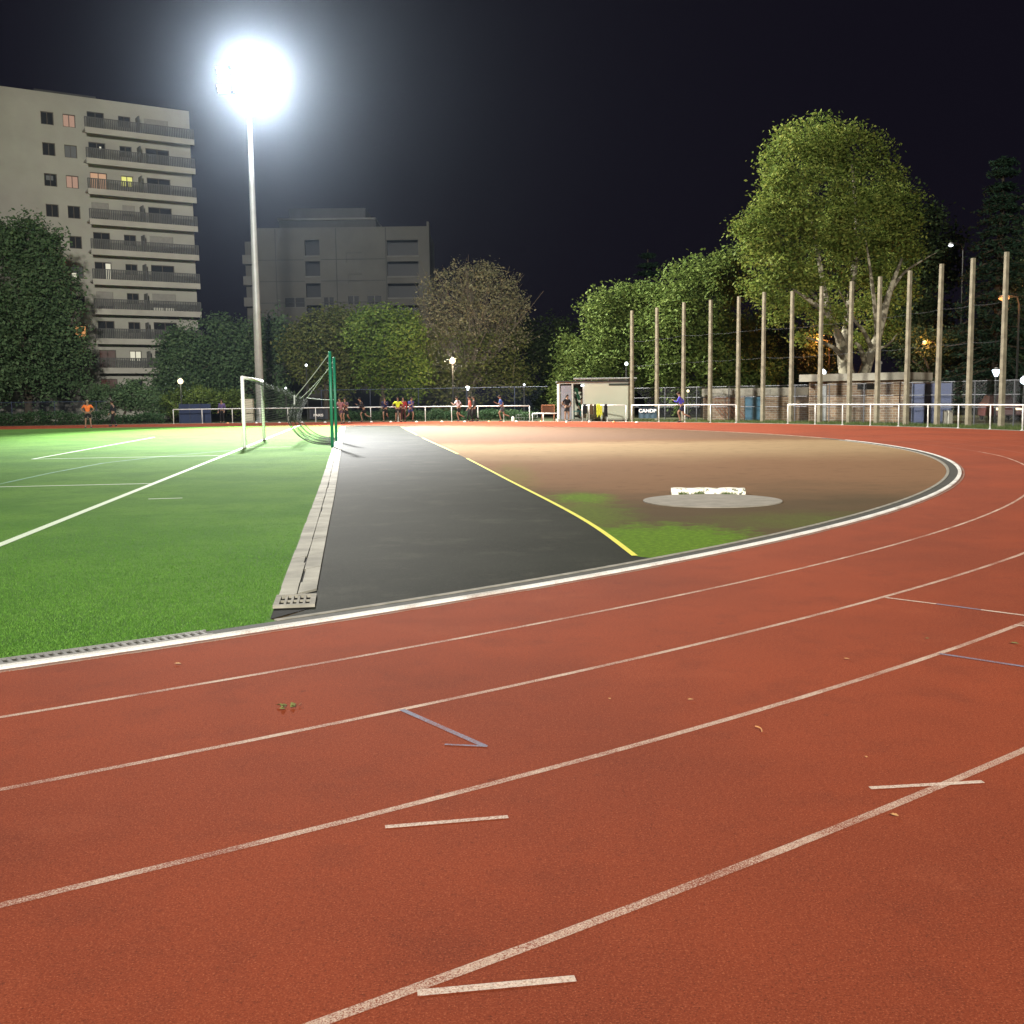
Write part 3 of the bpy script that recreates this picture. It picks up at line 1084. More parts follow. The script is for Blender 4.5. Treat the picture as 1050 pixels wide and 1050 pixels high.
jacket(600, 4, 1.1, cloth('black_cloth', (0.02, 0.022, 0.024)), 'dark grey jacket hung furthest left on the cabin railing')
jacket(606.5, 3.4, 1.1, cloth('brown_cloth', (0.12, 0.085, 0.05)), 'brown jacket hung on the cabin railing')
jacket(610.2, 2.6, 1.5, cloth('olive_cloth', (0.07, 0.06, 0.035)), 'dark olive jacket hung beside the yellow bib on the railing')
jacket(614.6, 5.2, 1.3, cloth('neon_cloth', (0.62, 0.66, 0.06)), 'bright yellow bib hung on the cabin railing')
jacket(621.2, 3.0, 1.5, cloth('black_cloth', (0.02, 0.022, 0.024)), 'black jacket hung furthest right on the cabin railing')


# banners tied below the railing
def banner(px0, px1, z0, z1, mat, label, words):
    a, b = rim(px0, RR + 0.06), rim(px1, RR + 0.06)
    c = (a + b) / 2
    t = thing('banner', label, 'banner', (c.x, c.y, 0), math.atan2(b.y - a.y, b.x - a.x))
    w2 = (b - a).length / 2
    mb = MB()
    nx = 12
    vs = [(-w2 + 2 * w2 * i / nx, 0.012 * math.sin(i * 1.7), z) for i in range(nx + 1) for z in (z0, z1)]
    mb.add(vs, [(2 * i, 2 * i + 2, 2 * i + 3, 2 * i + 1) for i in range(nx)])
    o = part(mb, 'cloth', mat, t)
    o.modifiers.new('thick', 'SOLIDIFY').thickness = 0.012
    cu = bpy.data.curves.new('lettering', 'FONT')
    cu.body = words[0]
    cu.size = words[1]
    cu.align_x = 'CENTER'
    cu.extrude = 0.002
    cu.offset = 0.006
    cu.materials.append(MT['white'])
    tmp = bpy.data.objects.new('text', cu)
    COL.objects.link(tmp)
    lm_ = bpy.data.meshes.new_from_object(tmp.evaluated_get(bpy.context.evaluated_depsgraph_get()))
    bpy.data.objects.remove(tmp)
    lo = bpy.data.objects.new('lettering', lm_)
    COL.objects.link(lo)
    lo.parent = t
    lo.location = (0, -0.04, words[2])
    lo.rotation_euler = (math.radians(90), 0, 0)
    lo.scale = (words[3], 1, 1)


banner(655, 673.5, 0.22, 0.95, MT['banner'], 'small dark blue banner with white lettering tied under the railing', ('CANDP', 0.30, 0.60, 1.35))
banner(317, 336, 0.22, 0.95, MT['banner_dark'], 'dark banner with faint white lettering on the railing behind the goal net', ('PARIS', 0.26, 0.42, 1.2))

# ================================================================ GOAL
gs = thing('football_goal', 'white football goal with a dark net on the green pitch', 'goal', (0, 0, 0))
for q in (G0, G1):
    mb = MB()
    mb.tube([(q.x, q.y, 0.0), (q.x, q.y, 2.44)], 0.065, 12)
    part(mb, 'post', MT['white'], gs, True)
mb = MB()
mb.tube([(G0.x, G0.y, 2.46), (G1.x, G1.y, 2.46)], 0.065, 12)
part(mb, 'crossbar', MT['white'], gs, True)
PROF = [(0.0, 2.44), (0.6, 2.22), (1.2, 1.99), (1.78, 1.72), (1.70, 1.5), (1.58, 1.25), (1.52, 1.0), (1.58, 0.78), (1.75, 0.52), (2.0, 0.3), (2.35, 0.12), (2.75, 0.05), (3.05, 0.03)]
nets = MB()
pf = cr([(a, 0, b) for a, b in PROF], 3)
NW = 62


def netp(i, q):
    u = i / NW
    sag = 0.10 * math.sin(u * math.pi * 4) ** 2 * (0.3 + q.x / 3)
    b = G0.lerp(G1, u) + gout * (q.x + 0.06 * math.sin(u * 21) * min(1, q.x))
    return Vector((b.x, b.y, max(0.02, q.z - sag * (q.z > 0.3))))


for i in range(NW + 1):
    nets.tube([netp(i, q) for q in pf], 0.003, 3, False)
for q in pf:
    nets.tube([netp(i, q) for i in range(0, NW + 1)], 0.003, 3, False)
for end in (0, NW):
    for q in pf[1:20]:
        a = netp(end, q)
        b0 = (G0 if end == 0 else G1)
        nets.tube([a, Vector((b0.x, b0.y, max(q.z - 0.25, 0.1))) + gout * 0.05], 0.004, 3, False)
    for f_ in (0.25, 0.5, 0.75):
        nets.tube([(G0 if end == 0 else G1) + gout * (q.x * f_) + Vector((0, 0, q.z * (1 - 0.0) - 0.25 * (1 - f_))) for q in pf[1:18]], 0.004, 3, False)
# thick gathered edge of the net
for end in (0, NW):
    nets.tube([netp(end, q) for q in pf[9:]], 0.012, 5, False)
part(nets, 'net', MT['net'], gs)
NC0, NC1 = netp(0, pf[9]), netp(NW, pf[9])
PN0, PN1 = Vector((gnd(341, 459).x, gnd(341, 459).y, 0)), Vector((gnd(345, 453).x, gnd(345, 453).y, 0))
poles = []
for i, (q, lab) in enumerate(((PN0, 'nearer of the two slim green net posts behind the goal'), (PN1, 'farther of the two slim green net posts behind the goal'))):
    t = thing('net_post', lab, 'net post', q, 0, 'green net posts behind the goal')
    mb = MB()
    mb.tube([(0, 0, -0.05), (0, 0, 3.25)], 0.055, 10)
    part(mb, 'pole', MT['green'], t, True)
    mb = MB()
    mb.lathe([(0.06, 3.25), (0.06, 3.28), (0.02, 3.31)], 10)
    part(mb, 'cap', MT['green'], t)
    mb = MB()
    mb.tube([(-0.09, 0, 2.9), (0.0, 0, 2.9)], 0.02, 6)
    part(mb, 'hook', MT['galv'], t)


def rope(a, b, lab, r=0.013, sag=0.03):
    pts = [Vector(a).lerp(Vector(b), i / 8) - Vector((0, 0, sag * 4 * (i / 8) * (1 - i / 8))) for i in range(9)]
    mb = MB()
    mb.tube(pts, r, 6)
    tag(mb.build('guy_rope', MT['rope']), lab, 'rope', 'ropes holding the goal net')


Z = Vector((0, 0, 1))
rope(PN0 + Z * 3.24, NC0, 'topmost pale rope from the nearer green post to the net corner')
rope(PN1 + Z * 3.2, NC1, 'pale rope from the farther green post top to the net corner')
rope(PN0 + Z * 2.75, NC0.lerp(NC1, 0.5), 'lower pale rope from the nearer green post to the middle of the net')
rope(PN1 + Z * 1.65, NC1 + Z * 0.02, 'nearly level pale rope from the farther green post to the net')
mb = MB()
mb.tube([NC0 - Z * 0.25, NC0 + Z * 0.10], 0.03, 6)
mb.tube([NC0 - gl * 0.2 - Z * 0.2, NC0 + gl * 0.2 - Z * 0.2], 0.02, 6)
part(mb, 'net_bracket', MT['galv'], gs)

# ================================================================ FLOODLIGHT MASTS
def mast(base, hz, aim, label, big=True):
    t = thing('floodlight_mast', label, 'floodlight', base)
    mb = MB()
    mb.tube([(0, 0, -0.1), (0, 0, hz * 0.35), (0, 0, hz * 0.7), (0, 0, hz)], [0.34, 0.28, 0.21, 0.14], 16)
    part(mb, 'pole', MT['mast'], t, True)
    mb = MB()
    mb.lathe([(0.55, -0.05), (0.55, 0.04), (0.42, 0.06)], 16)
    part(mb, 'base_plate', MT['galv'], t)
    d = (Vector(aim) - (Vector(base) + Vector((0, 0, hz))))
    yaw = math.atan2(d.y, d.x) - math.pi / 2
    T = Matrix.Rotation(yaw, 4, 'Z')
    mb = MB()
    for zz in (-0.65, 0.65):
        a, b = T @ Vector((-2.3, 0, 0)), T @ Vector((2.3, 0, 0))
        mb.tube([(a.x, a.y, hz + zz), (b.x, b.y, hz + zz)], 0.07, 8)
    for xx in (-1.2, 1.2):
        a = T @ Vector((xx, 0, 0))
        mb.tube([(a.x, a.y, hz - 0.65), (a.x, a.y, hz + 0.65)], 0.05, 8)
    mb.tube([(0, 0, hz - 0.2), (0, 0, hz + 0.65)], 0.14, 10)
    part(mb, 'head_frame', MT['galv'], t)
    tilt = Matrix.Rotation(math.radians(-38), 4, 'X')
    for zz in (-0.55, 0.75):
        for k in range(4):
            T2 = Matrix.Translation(Vector((0, 0, hz + zz))) @ T @ Matrix.Translation(Vector((-1.8 + 1.2 * k, 0.25, 0))) @ tilt
            hb = MB()
            prof = [(-0.5, 0.0), (0.5, 0.0)]
            # tapered housing: wide front, narrow back
            fr = [(-0.46, 0.2, -0.36), (0.46, 0.2, -0.36), (0.46, 0.2, 0.36), (-0.46, 0.2, 0.36)]
            bk_ = [(-0.22, -0.2, -0.18), (0.22, -0.2, -0.18), (0.22, -0.2, 0.18), (-0.22, -0.2, 0.18)]
            vs = [T2 @ Vector(q) for q in fr + bk_]
            hb.add(vs, [(4, 5, 6, 7), (0, 1, 5, 4), (1, 2, 6, 5), (2, 3, 7, 6), (3, 0, 4, 7), (0, 3, 2, 1)])
            h = part(hb, 'lamp_housing', MT['galv'], t)
            gb = MB()
            gb.add([T2 @ Vector(q) for q in ((-0.42, 0.206, -0.32), (0.42, 0.206, -0.32), (0.42, 0.206, 0.32), (-0.42, 0.206, 0.32))], [(0, 3, 2, 1)])
            go_ = part(gb, 'lamp_glass', MT['flood'], h)
    return t


def spot(loc, aim, power, size_deg, blend, col, rad=1.0):
    l = bpy.data.lights.new('floodlight_beam', 'SPOT')
    l.energy = power
    l.spot_size = math.radians(size_deg)
    l.spot_blend = blend
    l.color = col
    l.shadow_soft_size = rad
    o = bpy.data.objects.new('floodlight_beam', l)
    COL.objects.link(o)
    o.location = loc
    o.rotation_euler = (Vector(aim) - Vector(loc)).to_track_quat('-Z', 'Y').to_euler()
    return o


BA = rim(267, R_OUT + 3.2)
HA = zfor(82, 255, BA.y)
mast(BA, HA, (-25, 35, 0), 'tall grey floodlight mast with a blazing white lamp head behind the far railing')
KA, KB = 1.0, 1.0
LA = (BA.x + 0.3, BA.y - 0.9, HA)
spot(LA, (-10, 36, 0), 50000, 170, 0.45, (0.97, 0.98, 1.0), 1.2)
spot(LA, (-12, 56, 0), 950000, 46, 0.9, (0.98, 0.99, 1.0), 1.2)
spot(LA, (20, 56, 7), 520000, 98, 0.8, (1.0, 0.96, 0.87), 1.2)
BBm = Vector((2, -58, 0))
mast(BBm, 32, (-25, 35, 0), 'tall floodlight mast behind the camera by the near bend')
spot((BBm.x, BBm.y + 0.9, 32), (-5, 100, 0), 810000, 54, 1.0, (1.0, 0.96, 0.86), 2.6)

# ================================================================ TREES
def rand_dirs(n):
    a = RNG.normal(size=(n, 3))
    return a / np.linalg.norm(a, axis=1)[:, None]


def leaves(centers, per, spread, size, up=0.35, aspect=0.62, flat=0.7):
    n = len(centers) * per
    c = np.repeat(centers, per, 0) + RNG.normal(size=(n, 3)) * np.array([spread, spread, spread * flat])
    nrm = rand_dirs(n)
    nrm[:, 2] = np.abs(nrm[:, 2]) + up
    nrm /= np.linalg.norm(nrm, axis=1)[:, None]
    t = np.cross(nrm, rand_dirs(n))
    t /= np.linalg.norm(t, axis=1)[:, None]
    b = np.cross(nrm, t)
    s = (size * RNG.uniform(0.55, 1.25, n))[:, None]
    t = t * s
    b = b * s * aspect
    V = np.stack([c - t, c - b * 0.9 + t * 0.1, c + t, c + b * 0.9 + t * 0.1], 1)
    return V.reshape(-1, 3)


def sublobes(lobes, n=5, f=0.42):
    out = [(c, tuple(q * 0.86 for q in r)) for c, r in lobes]
    for c, r in lobes:
        for d in rand_dirs(n):
            k_ = f * random.uniform(0.7, 1.25)
            cc = (c[0] + d[0] * r[0] * 0.85, c[1] + d[1] * r[1] * 0.85, max(c[2] + d[2] * r[2] * 0.85, 0.4))
            out.append((cc, tuple(q * k_ for q in r)))
    return out


def shell_points(n, lobes, bias=3.2):
    """cluster centres in a union of ellipsoids ((c),(r)), mostly near their surfaces"""
    vol = np.array([r[0] * r[2] for c, r in lobes])
    pick = RNG.choice(len(lobes), n, p=vol / vol.sum())
    d = rand_dirs(n)
    rad = RNG.random(n) ** (1 / bias)
    C = np.array([lobes[i][0] for i in pick])
    Rr = np.array([lobes[i][1] for i in pick])
    return C + d * Rr * rad[:, None]


def tree(label, base_px, Y, lobes_px, n_cl, per, size, mat, name='tree', cat='tree', group=None, trunk_r=0.25, bark='bark', spread=0.55, fine=True,
         depth=0.85, limbs=10, top=None, twig=0, extra=None, base_z=0.0):
    """lobes_px: (px, py, rx_px, ry_px[, dY]) at distance Y; each becomes a real ellipsoid of foliage"""
    b = at(base_px, 425, Y)
    base = Vector((b.x, Y, base_z))
    t = thing(name, label, cat, base, 0, group)
    k = Y / F_PX
    lobes = []
    for l in lobes_px:
        px, py, rx, ry = l[:4]
        dy = l[4] if len(l) > 4 else 0.0
        c = at(px, py, Y) - base
        lobes.append(((c.x, c.y + dy, max(c.z, 0.3)), (rx * k, rx * k * depth, ry * k)))
    cl = shell_points(n_cl, sublobes(lobes), 5)
    keep = cl[:, 2] > 0.15
    cl = cl[keep]
    if fine:
        per, size, spread = int(per * 1.9), size * 0.68, spread * 0.78
    V = leaves(cl, per, spread, size)
    V = V[np.repeat(V.reshape(-1, 4, 3)[:, :, 2].min(1) > 0.02, 4)]
    o = np_mesh('crown', V, 4, mat)
    o.parent = t
    c2 = None
    if extra:
        m2, n2, lp2, per2 = extra
        l2 = []
        for px, py, rx, ry in lp2:
            c = at(px, py, Y) - base
            l2.append(((c.x, c.y, c.z), (rx * k, rx * k * depth, ry * k)))
        c2 = shell_points(n2, l2, 3.5)
        c2 = c2[c2[:, 2] > 5.0]
        o2 = np_mesh('autumn_foliage', leaves(c2, per2, 0.32, size * 0.8), 4, m2)
        o2.parent = t
    # trunk and limbs
    mb = MB()
    zc = np.mean([c[2] for c, r in lobes])
    xm = np.mean([c[0] for c, r in lobes])
    ym = np.mean([c[1] for c, r in lobes])
    fork = Vector((xm * 0.35, ym * 0.35, max(zc * 0.5, 1.0)))
    mb.tube([(0, 0, -0.1), (fork.x * 0.3, fork.y * 0.3, fork.z * 0.5), fork], [trunk_r * 1.25, trunk_r, trunk_r * 0.8], 9)
    ends = cl[RNG.choice(len(cl), min(limbs, len(cl)), replace=False)]
    if c2 is not None:
        ends = np.concatenate([ends, c2[:70]])
    for e in ends:
        e = Vector(e)
        m1 = fork.lerp(e, 0.45) + Vector((random.uniform(-.3, .3), random.uniform(-.3, .3), random.uniform(0, .6)))
        tk = 0.55 if c2 is not None else 1.0
        bow = Vector((random.gauss(0, 1), random.gauss(0, 1), random.gauss(0, 0.6))) * (0.09 * (e - m1).length)
        mb.tube([fork, m1, m1.lerp(e, 0.5) + bow, e], [trunk_r * 0.5 * tk, trunk_r * 0.3 * tk, trunk_r * 0.14 * tk, trunk_r * 0.06 * tk], 6, False)
        for q in range(twig):
            e2 = e + Vector((random.gauss(0, 1), random.gauss(0, 1), abs(random.gauss(0.5, 0.8))))
            mb.tube([m1.lerp(e, random.uniform(0.3, 0.9)), e2], [trunk_r * 0.09, trunk_r * 0.04], 4, False)
    to = mb.build('trunk', MT[bark])
    to.parent = t
    return t


def conifer(label, px, Y, top_py, base_py, half_px, mat, tiers=16, tilt=0.35, name='cedar', n_b=9, size=0.22, start=0.12):
    b = at(px, 425, Y)
    base = Vector((b.x, Y, 0))
    H = at(px, top_py, Y).z
    Rm = half_px * Y / F_PX
    t = thing(name, label, 'tree', base)
    mb = MB()
    mb.tube([(0, 0, -0.1), (0, 0, H * 0.5), (0, 0, H * 0.98)], [0.38, 0.24, 0.04], 9)
    cl = []
    for i in range(tiers):
        f = start + (1 - start) * (i + 0.3 * random.random()) / tiers
        z = H * f
        rr = Rm * (1 - f) ** 0.85 * random.uniform(0.75, 1.1) + 0.25
        for q in range(n_b):
            a = 2 * math.pi * (q + random.random()) / n_b
            ln = rr * random.uniform(0.65, 1.1)
            e = Vector((math.cos(a) * ln, math.sin(a) * ln, z - tilt * ln * random.uniform(0.5, 1.1)))
            mb.tube([(0, 0, z), (e.x * 0.5, e.y * 0.5, z - tilt * ln * 0.2), e], [0.08, 0.05, 0.015], 4, False)
            m_ = max(3, int(ln / 0.45))
            for s_ in range(m_):
                u = (s_ + 1) / m_
                wob = 0.28 * ln * (1 - abs(u - 0.55))
                for r_ in range(2):
                    o_ = random.uniform(-wob, wob)
                    cl.append((e.x * u - math.sin(a) * o_, e.y * u + math.cos(a) * o_, z + (e.z - z) * u ** 1.4 - 0.05))
    V = leaves(np.array(cl), 12, 0.22, size, up=0.8, aspect=0.35, flat=0.45)
    o = np_mesh('crown', V, 4, mat)
    o.parent = t
    to = mb.build('trunk', MT['bark'])
    to.parent = t
    return t


# far left poplar clump in front of the apartment block
tree('tall dark green tree at the left edge in front of the apartment block', 30, 90,
     [(14, 300, 40, 78), (48, 300, 28, 70), (20, 360, 56, 60), (60, 360, 26, 48), (-30, 320, 40, 80), (30, 250, 18, 26), (8, 245, 16, 20), (55, 255, 10, 25)],
     1500, 14, 0.26, MT['leaf_dark'], trunk_r=0.3, spread=0.6)
# dark shrubs at the foot of the block
tree('dark bushy tree standing against the lower right corner of the apartment block', 178, 93,
     [(186, 374, 24, 36), (174, 394, 18, 24), (208, 380, 28, 36), (194, 350, 16, 20)], 700, 12, 0.24, MT['leaf_dark'], spread=0.6)
tree('dark tree behind the tall floodlight mast', 250, 96,
     [(236, 368, 32, 46), (270, 372, 32, 52), (285, 350, 18, 28), (232, 345, 18, 24)], 800, 12, 0.24, MT['leaf_dark'], spread=0.6)
tree('low spreading shrub beneath the round cream lamp, left of the goal', 195, 86,
     [(185, 412, 22, 12), (212, 410, 26, 12), (236, 412, 14, 10)], 420, 12, 0.17, MT['leaf_mid'], name='shrub', cat='shrub', trunk_r=0.1, spread=0.35, limbs=5)
tree('dark rounded shrub at the foot of the apartment block', 125, 87,
     [(112, 410, 18, 14), (138, 408, 22, 14), (160, 414, 16, 10)], 420, 12, 0.17, MT['leaf_dark'], name='shrub', cat='shrub', trunk_r=0.1, spread=0.35, limbs=5)
# middle trees
tree('rounded olive green tree just left of the two green net posts', 335, 90,
     [(336, 352, 36, 40), (322, 368, 26, 34), (352, 372, 26, 36), (346, 328, 18, 16), (318, 340, 16, 18)], 900, 14, 0.23, MT['leaf_mixed'], spread=0.5)
tree('brighter green tree between the rounded olive tree and the thinning brown tree', 392, 88,
     [(392, 350, 32, 38), (405, 332, 20, 22), (380, 335, 18, 20), (384, 378, 26, 28), (416, 378, 20, 30)], 850, 14, 0.23, MT['leaf_lime'], spread=0.5)
tree('thinning tree with bare brown twigs on top behind the warm street lamp', 482, 92,
     [(470, 356, 40, 30), (508, 366, 34, 28), (450, 374, 34, 30), (522, 388, 26, 24), (478, 392, 42, 28), (440, 350, 18, 22)], 780, 11, 0.22, MT['leaf_mixed'],
     spread=0.6, limbs=34, twig=4, extra=(MT['leaf_brown'], 900, [(480, 312, 54, 44), (500, 300, 34, 30), (462, 318, 34, 36), (520, 330, 26, 30), (446, 335, 20, 26)], 15), trunk_r=0.34, bark='pale_bark')
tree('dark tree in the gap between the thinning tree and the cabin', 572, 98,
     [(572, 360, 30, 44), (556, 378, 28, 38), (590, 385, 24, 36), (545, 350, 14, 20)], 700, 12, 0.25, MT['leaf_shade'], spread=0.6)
tree('low bushy tree behind the left end of the cabin', 600, 86, [(590, 380, 26, 34), (612, 388, 26, 28)], 420, 13, 0.22, MT['leaf_mid'], spread=0.5)
tree('leaning green tree directly behind the cabin roof', 640, 84,
     [(640, 345, 40, 42), (622, 330, 26, 30), (660, 318, 26, 26), (655, 370, 36, 36), (615, 368, 26, 30)], 1000, 14, 0.22, MT['leaf_mid'], spread=0.5)
tree('large dense green tree behind the tall posts, left of the giant plane tree', 722, 82,
     [(722, 320, 44, 50), (742, 288, 26, 30), (700, 300, 30, 34), (690, 345, 34, 44), (740, 360, 40, 46), (715, 375, 44, 40), (775, 370, 26, 36)], 1500, 14, 0.22, MT['leaf_mid'], spread=0.5)
conifer('dark cedar top rising behind the dense green trees', 664, 112, 252, 420, 48, MT['needle'], tiers=15, n_b=8, size=0.28, tilt=0.1)
# dark mass far behind on the right
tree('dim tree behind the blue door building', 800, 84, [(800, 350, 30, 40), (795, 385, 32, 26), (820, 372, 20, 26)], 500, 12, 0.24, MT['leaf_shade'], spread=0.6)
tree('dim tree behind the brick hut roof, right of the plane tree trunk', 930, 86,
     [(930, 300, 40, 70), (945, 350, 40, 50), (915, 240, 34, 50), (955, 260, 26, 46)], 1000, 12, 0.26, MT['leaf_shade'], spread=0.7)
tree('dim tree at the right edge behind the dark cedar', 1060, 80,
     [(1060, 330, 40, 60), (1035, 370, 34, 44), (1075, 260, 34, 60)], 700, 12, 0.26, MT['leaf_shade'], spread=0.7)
conifer('tall dark cedar at the right edge behind the tall posts', 1020, 70, 156, 430, 62, MT['needle'], tiers=22, n_b=9, size=0.2, start=0.1)

# the giant plane tree
YP = 70.0
pb = at(872, 425, YP)
pt = thing('plane_tree', 'giant plane tree with pale forking limbs towering over the brick hut', 'tree', (pb.x, YP, 0))
kp = YP / F_PX


def pl(px, py, dy=0.0):
    q = at(px, py, YP)
    return Vector((q.x - pb.x, dy, q.z))


mb = MB()
LIMB = [
    ([(875, 432, 0), (872, 400, 0), (868, 380, 0.1), (866, 362, 0.2)], [0.62, 0.55, 0.5, 0.42]),
    ([(886, 432, 0.3), (884, 405, 0.3), (889, 375, 0.1), (900, 345, 0.0), (912, 300, 0), (926, 265, 0.2)], [0.6, 0.5, 0.36, 0.28, 0.2, 0.08]),
    ([(866, 362, 0.2), (858, 345, -0.4), (846, 328, -1.0), (828, 314, -1.6), (805, 300, -2)], [0.40, 0.26, 0.2, 0.15, 0.06]),
    ([(858, 345, -0.4), (851, 318, 0.2), (846, 285, 0.6), (838, 240, 0.5), (830, 200, 0.4)], [0.22, 0.2, 0.16, 0.12, 0.04]),
    ([(866, 362, 0.2), (874, 330, 1.0), (880, 290, 1.2), (884, 240, 1.0), (878, 180, 0.6), (870, 140, 0.5)], [0.34, 0.28, 0.24, 0.18, 0.1, 0.03]),
    ([(868, 370, 0.1), (852, 358, -0.8), (836, 352, -1.4), (818, 348, -2)], [0.22, 0.14, 0.1, 0.04]),
    ([(889, 378, 0.1), (878, 358, -0.8), (872, 352, -1.0)], [0.2, 0.14, 0.08]),
    ([(895, 358, 0.1), (880, 340, -1.0), (868, 330, -1.6), (850, 300, -2)], [0.16, 0.12, 0.09, 0.03]),
    ([(900, 345, 0), (892, 310, -0.8), (886, 280, -1.2), (880, 250, -1.5)], [0.18, 0.13, 0.1, 0.04]),
    ([(890, 375, 0.1), (905, 358, 0.8), (918, 352, 1.2), (930, 340, 1.6)], [0.12, 0.1, 0.07, 0.03]),
    ([(838, 240, 0.5), (810, 215, 0), (790, 190, -0.5)], [0.12, 0.08, 0.03]),
    ([(851, 318, 0.2), (815, 290, -0.8), (780, 270, -1.4), (765, 255, -1.6)], [0.16, 0.1, 0.06, 0.03]),
    ([(912, 300, 0), (932, 278, 0.8), (958, 262, 1.4), (972, 255, 1.8)], [0.14, 0.09, 0.05, 0.02]),
]
for pts, rad in LIMB:
    q = cr([pl(*a) for a in pts], 4)
    rr = np.interp(np.linspace(0, len(rad) - 1, len(q)), range(len(rad)), rad)
    mb.tube(q, list(rr), 9)
to = mb.build('trunk', MT['plane_bark'], None, True)
to.parent = pt
lob = [(840, 144, 36, 28, 0), (806, 172, 34, 34, -0.8), (876, 152, 34, 26, 0.5), (905, 182, 30, 30, 1.4), (790, 205, 24, 30, -1.0), (798, 240, 40, 34, -1.2),
       (772, 238, 22, 24, -1.6), (762, 252, 12, 16, -1.6), (784, 272, 34, 26, -1.6), (776, 298, 20, 18, -1.4), (792, 318, 18, 16, -1.2), (822, 304, 24, 20, -0.8),
       (838, 212, 44, 40, 0), (850, 262, 34, 28, 0.4), (888, 222, 40, 36, 1.2), (924, 215, 26, 34, 2.0), (932, 255, 26, 32, 2.2), (895, 268, 26, 24, 1.6), (842, 328, 20, 14, -0.6), (908, 314, 20, 18, 2.6), (938, 295, 16, 20, 3.0), (815, 345, 10, 7, -1.4), (868, 318, 18, 16, 1.2), (900, 345, 18, 14, 2.2), (926, 332, 16, 16, 2.8), (866, 292, 16, 14, 1.0)]
lobes = []
for px, py, rx, ry, dy in lob:
    c = pl(px, py, dy)
    lobes.append(((c.x, c.y, c.z), (rx * kp, rx * kp * 0.95, ry * kp)))
cl = shell_points(2300, sublobes(lobes, 6, 0.34), 5)
o = np_mesh('crown', leaves(cl, 24, 0.33, 0.125), 4, MT['leaf_yellow'])
o.parent = pt


# hedges
def hedge(px0, px1, Yd0, Yd1, h, label, dens=900, thick=0.9, mat='hedge'):
    a, b = at(px0, 430, Yd0), at(px1, 430, Yd1)
    a, b = Vector((a.x, Yd0, 0)), Vector((b.x, Yd1, 0))
    ln = (b - a).length
    c = (a + b) / 2
    t = thing('hedge', label, 'hedge', c, math.atan2(b.y - a.y, b.x - a.x))
    n = int(dens * ln / 10)
    P_ = np.stack([RNG.uniform(-ln / 2, ln / 2, n), RNG.uniform(-thick / 2, thick / 2, n), h * RNG.random(n) ** 0.7], 1)
    P_[:, 2] += 0.08 * np.sin(P_[:, 0] * 1.3) + 0.05 * np.sin(P_[:, 0] * 3.1)
    V = leaves(P_, 9, 0.12, 0.075)
    V = V[np.repeat(V.reshape(-1, 4, 3)[:, :, 2].min(1) > 0.01, 4)]
    o = np_mesh('foliage', V, 4, MT[mat])
    o.parent = t


ha, hb_ = rim(-60, R_OUT + 1.7), rim(135, R_OUT + 1.7)
hedge(-60, 112, ha.y, rim(112, R_OUT + 1.7).y, 0.95, 'long trimmed green hedge along the far side of the track at left')
hedge(114, 168, rim(114, R_OUT + 1.9).y, rim(168, R_OUT + 1.9).y, 0.7, 'shorter ragged hedge stretch left of where the far railing starts')
hedge(345, 440, rim(345, R_OUT + 2.2).y, rim(440, R_OUT + 2.2).y, 0.75, 'low dark hedge under the railing behind the group of runners')
hedge(442, 548, rim(442, R_OUT + 2.2).y, rim(548, R_OUT + 2.2).y, 0.65, 'low dark hedge behind the railing right of the runners, up to the rusty frame')


# weeds along the right-hand verge
def verge(n):
    px = RNG.uniform(645, 1090, n)
    rr = R_OUT + 0.75 + 4.2 * RNG.random(n)
    out = []
    for a, r in zip(px, rr):
        q = rim(a, r)
        out.append((q.x, q.y))
    out = np.array(out)
    ph = np.sin(out[:, 0] * 2.1) + np.sin(out[:, 1] * 1.7 + 1)
    return out[ph > -0.9]


tag(blades(26000, verge, 0.16, 0.03, 'verge_grass', MT['weed'], -0.03), kind='stuff')

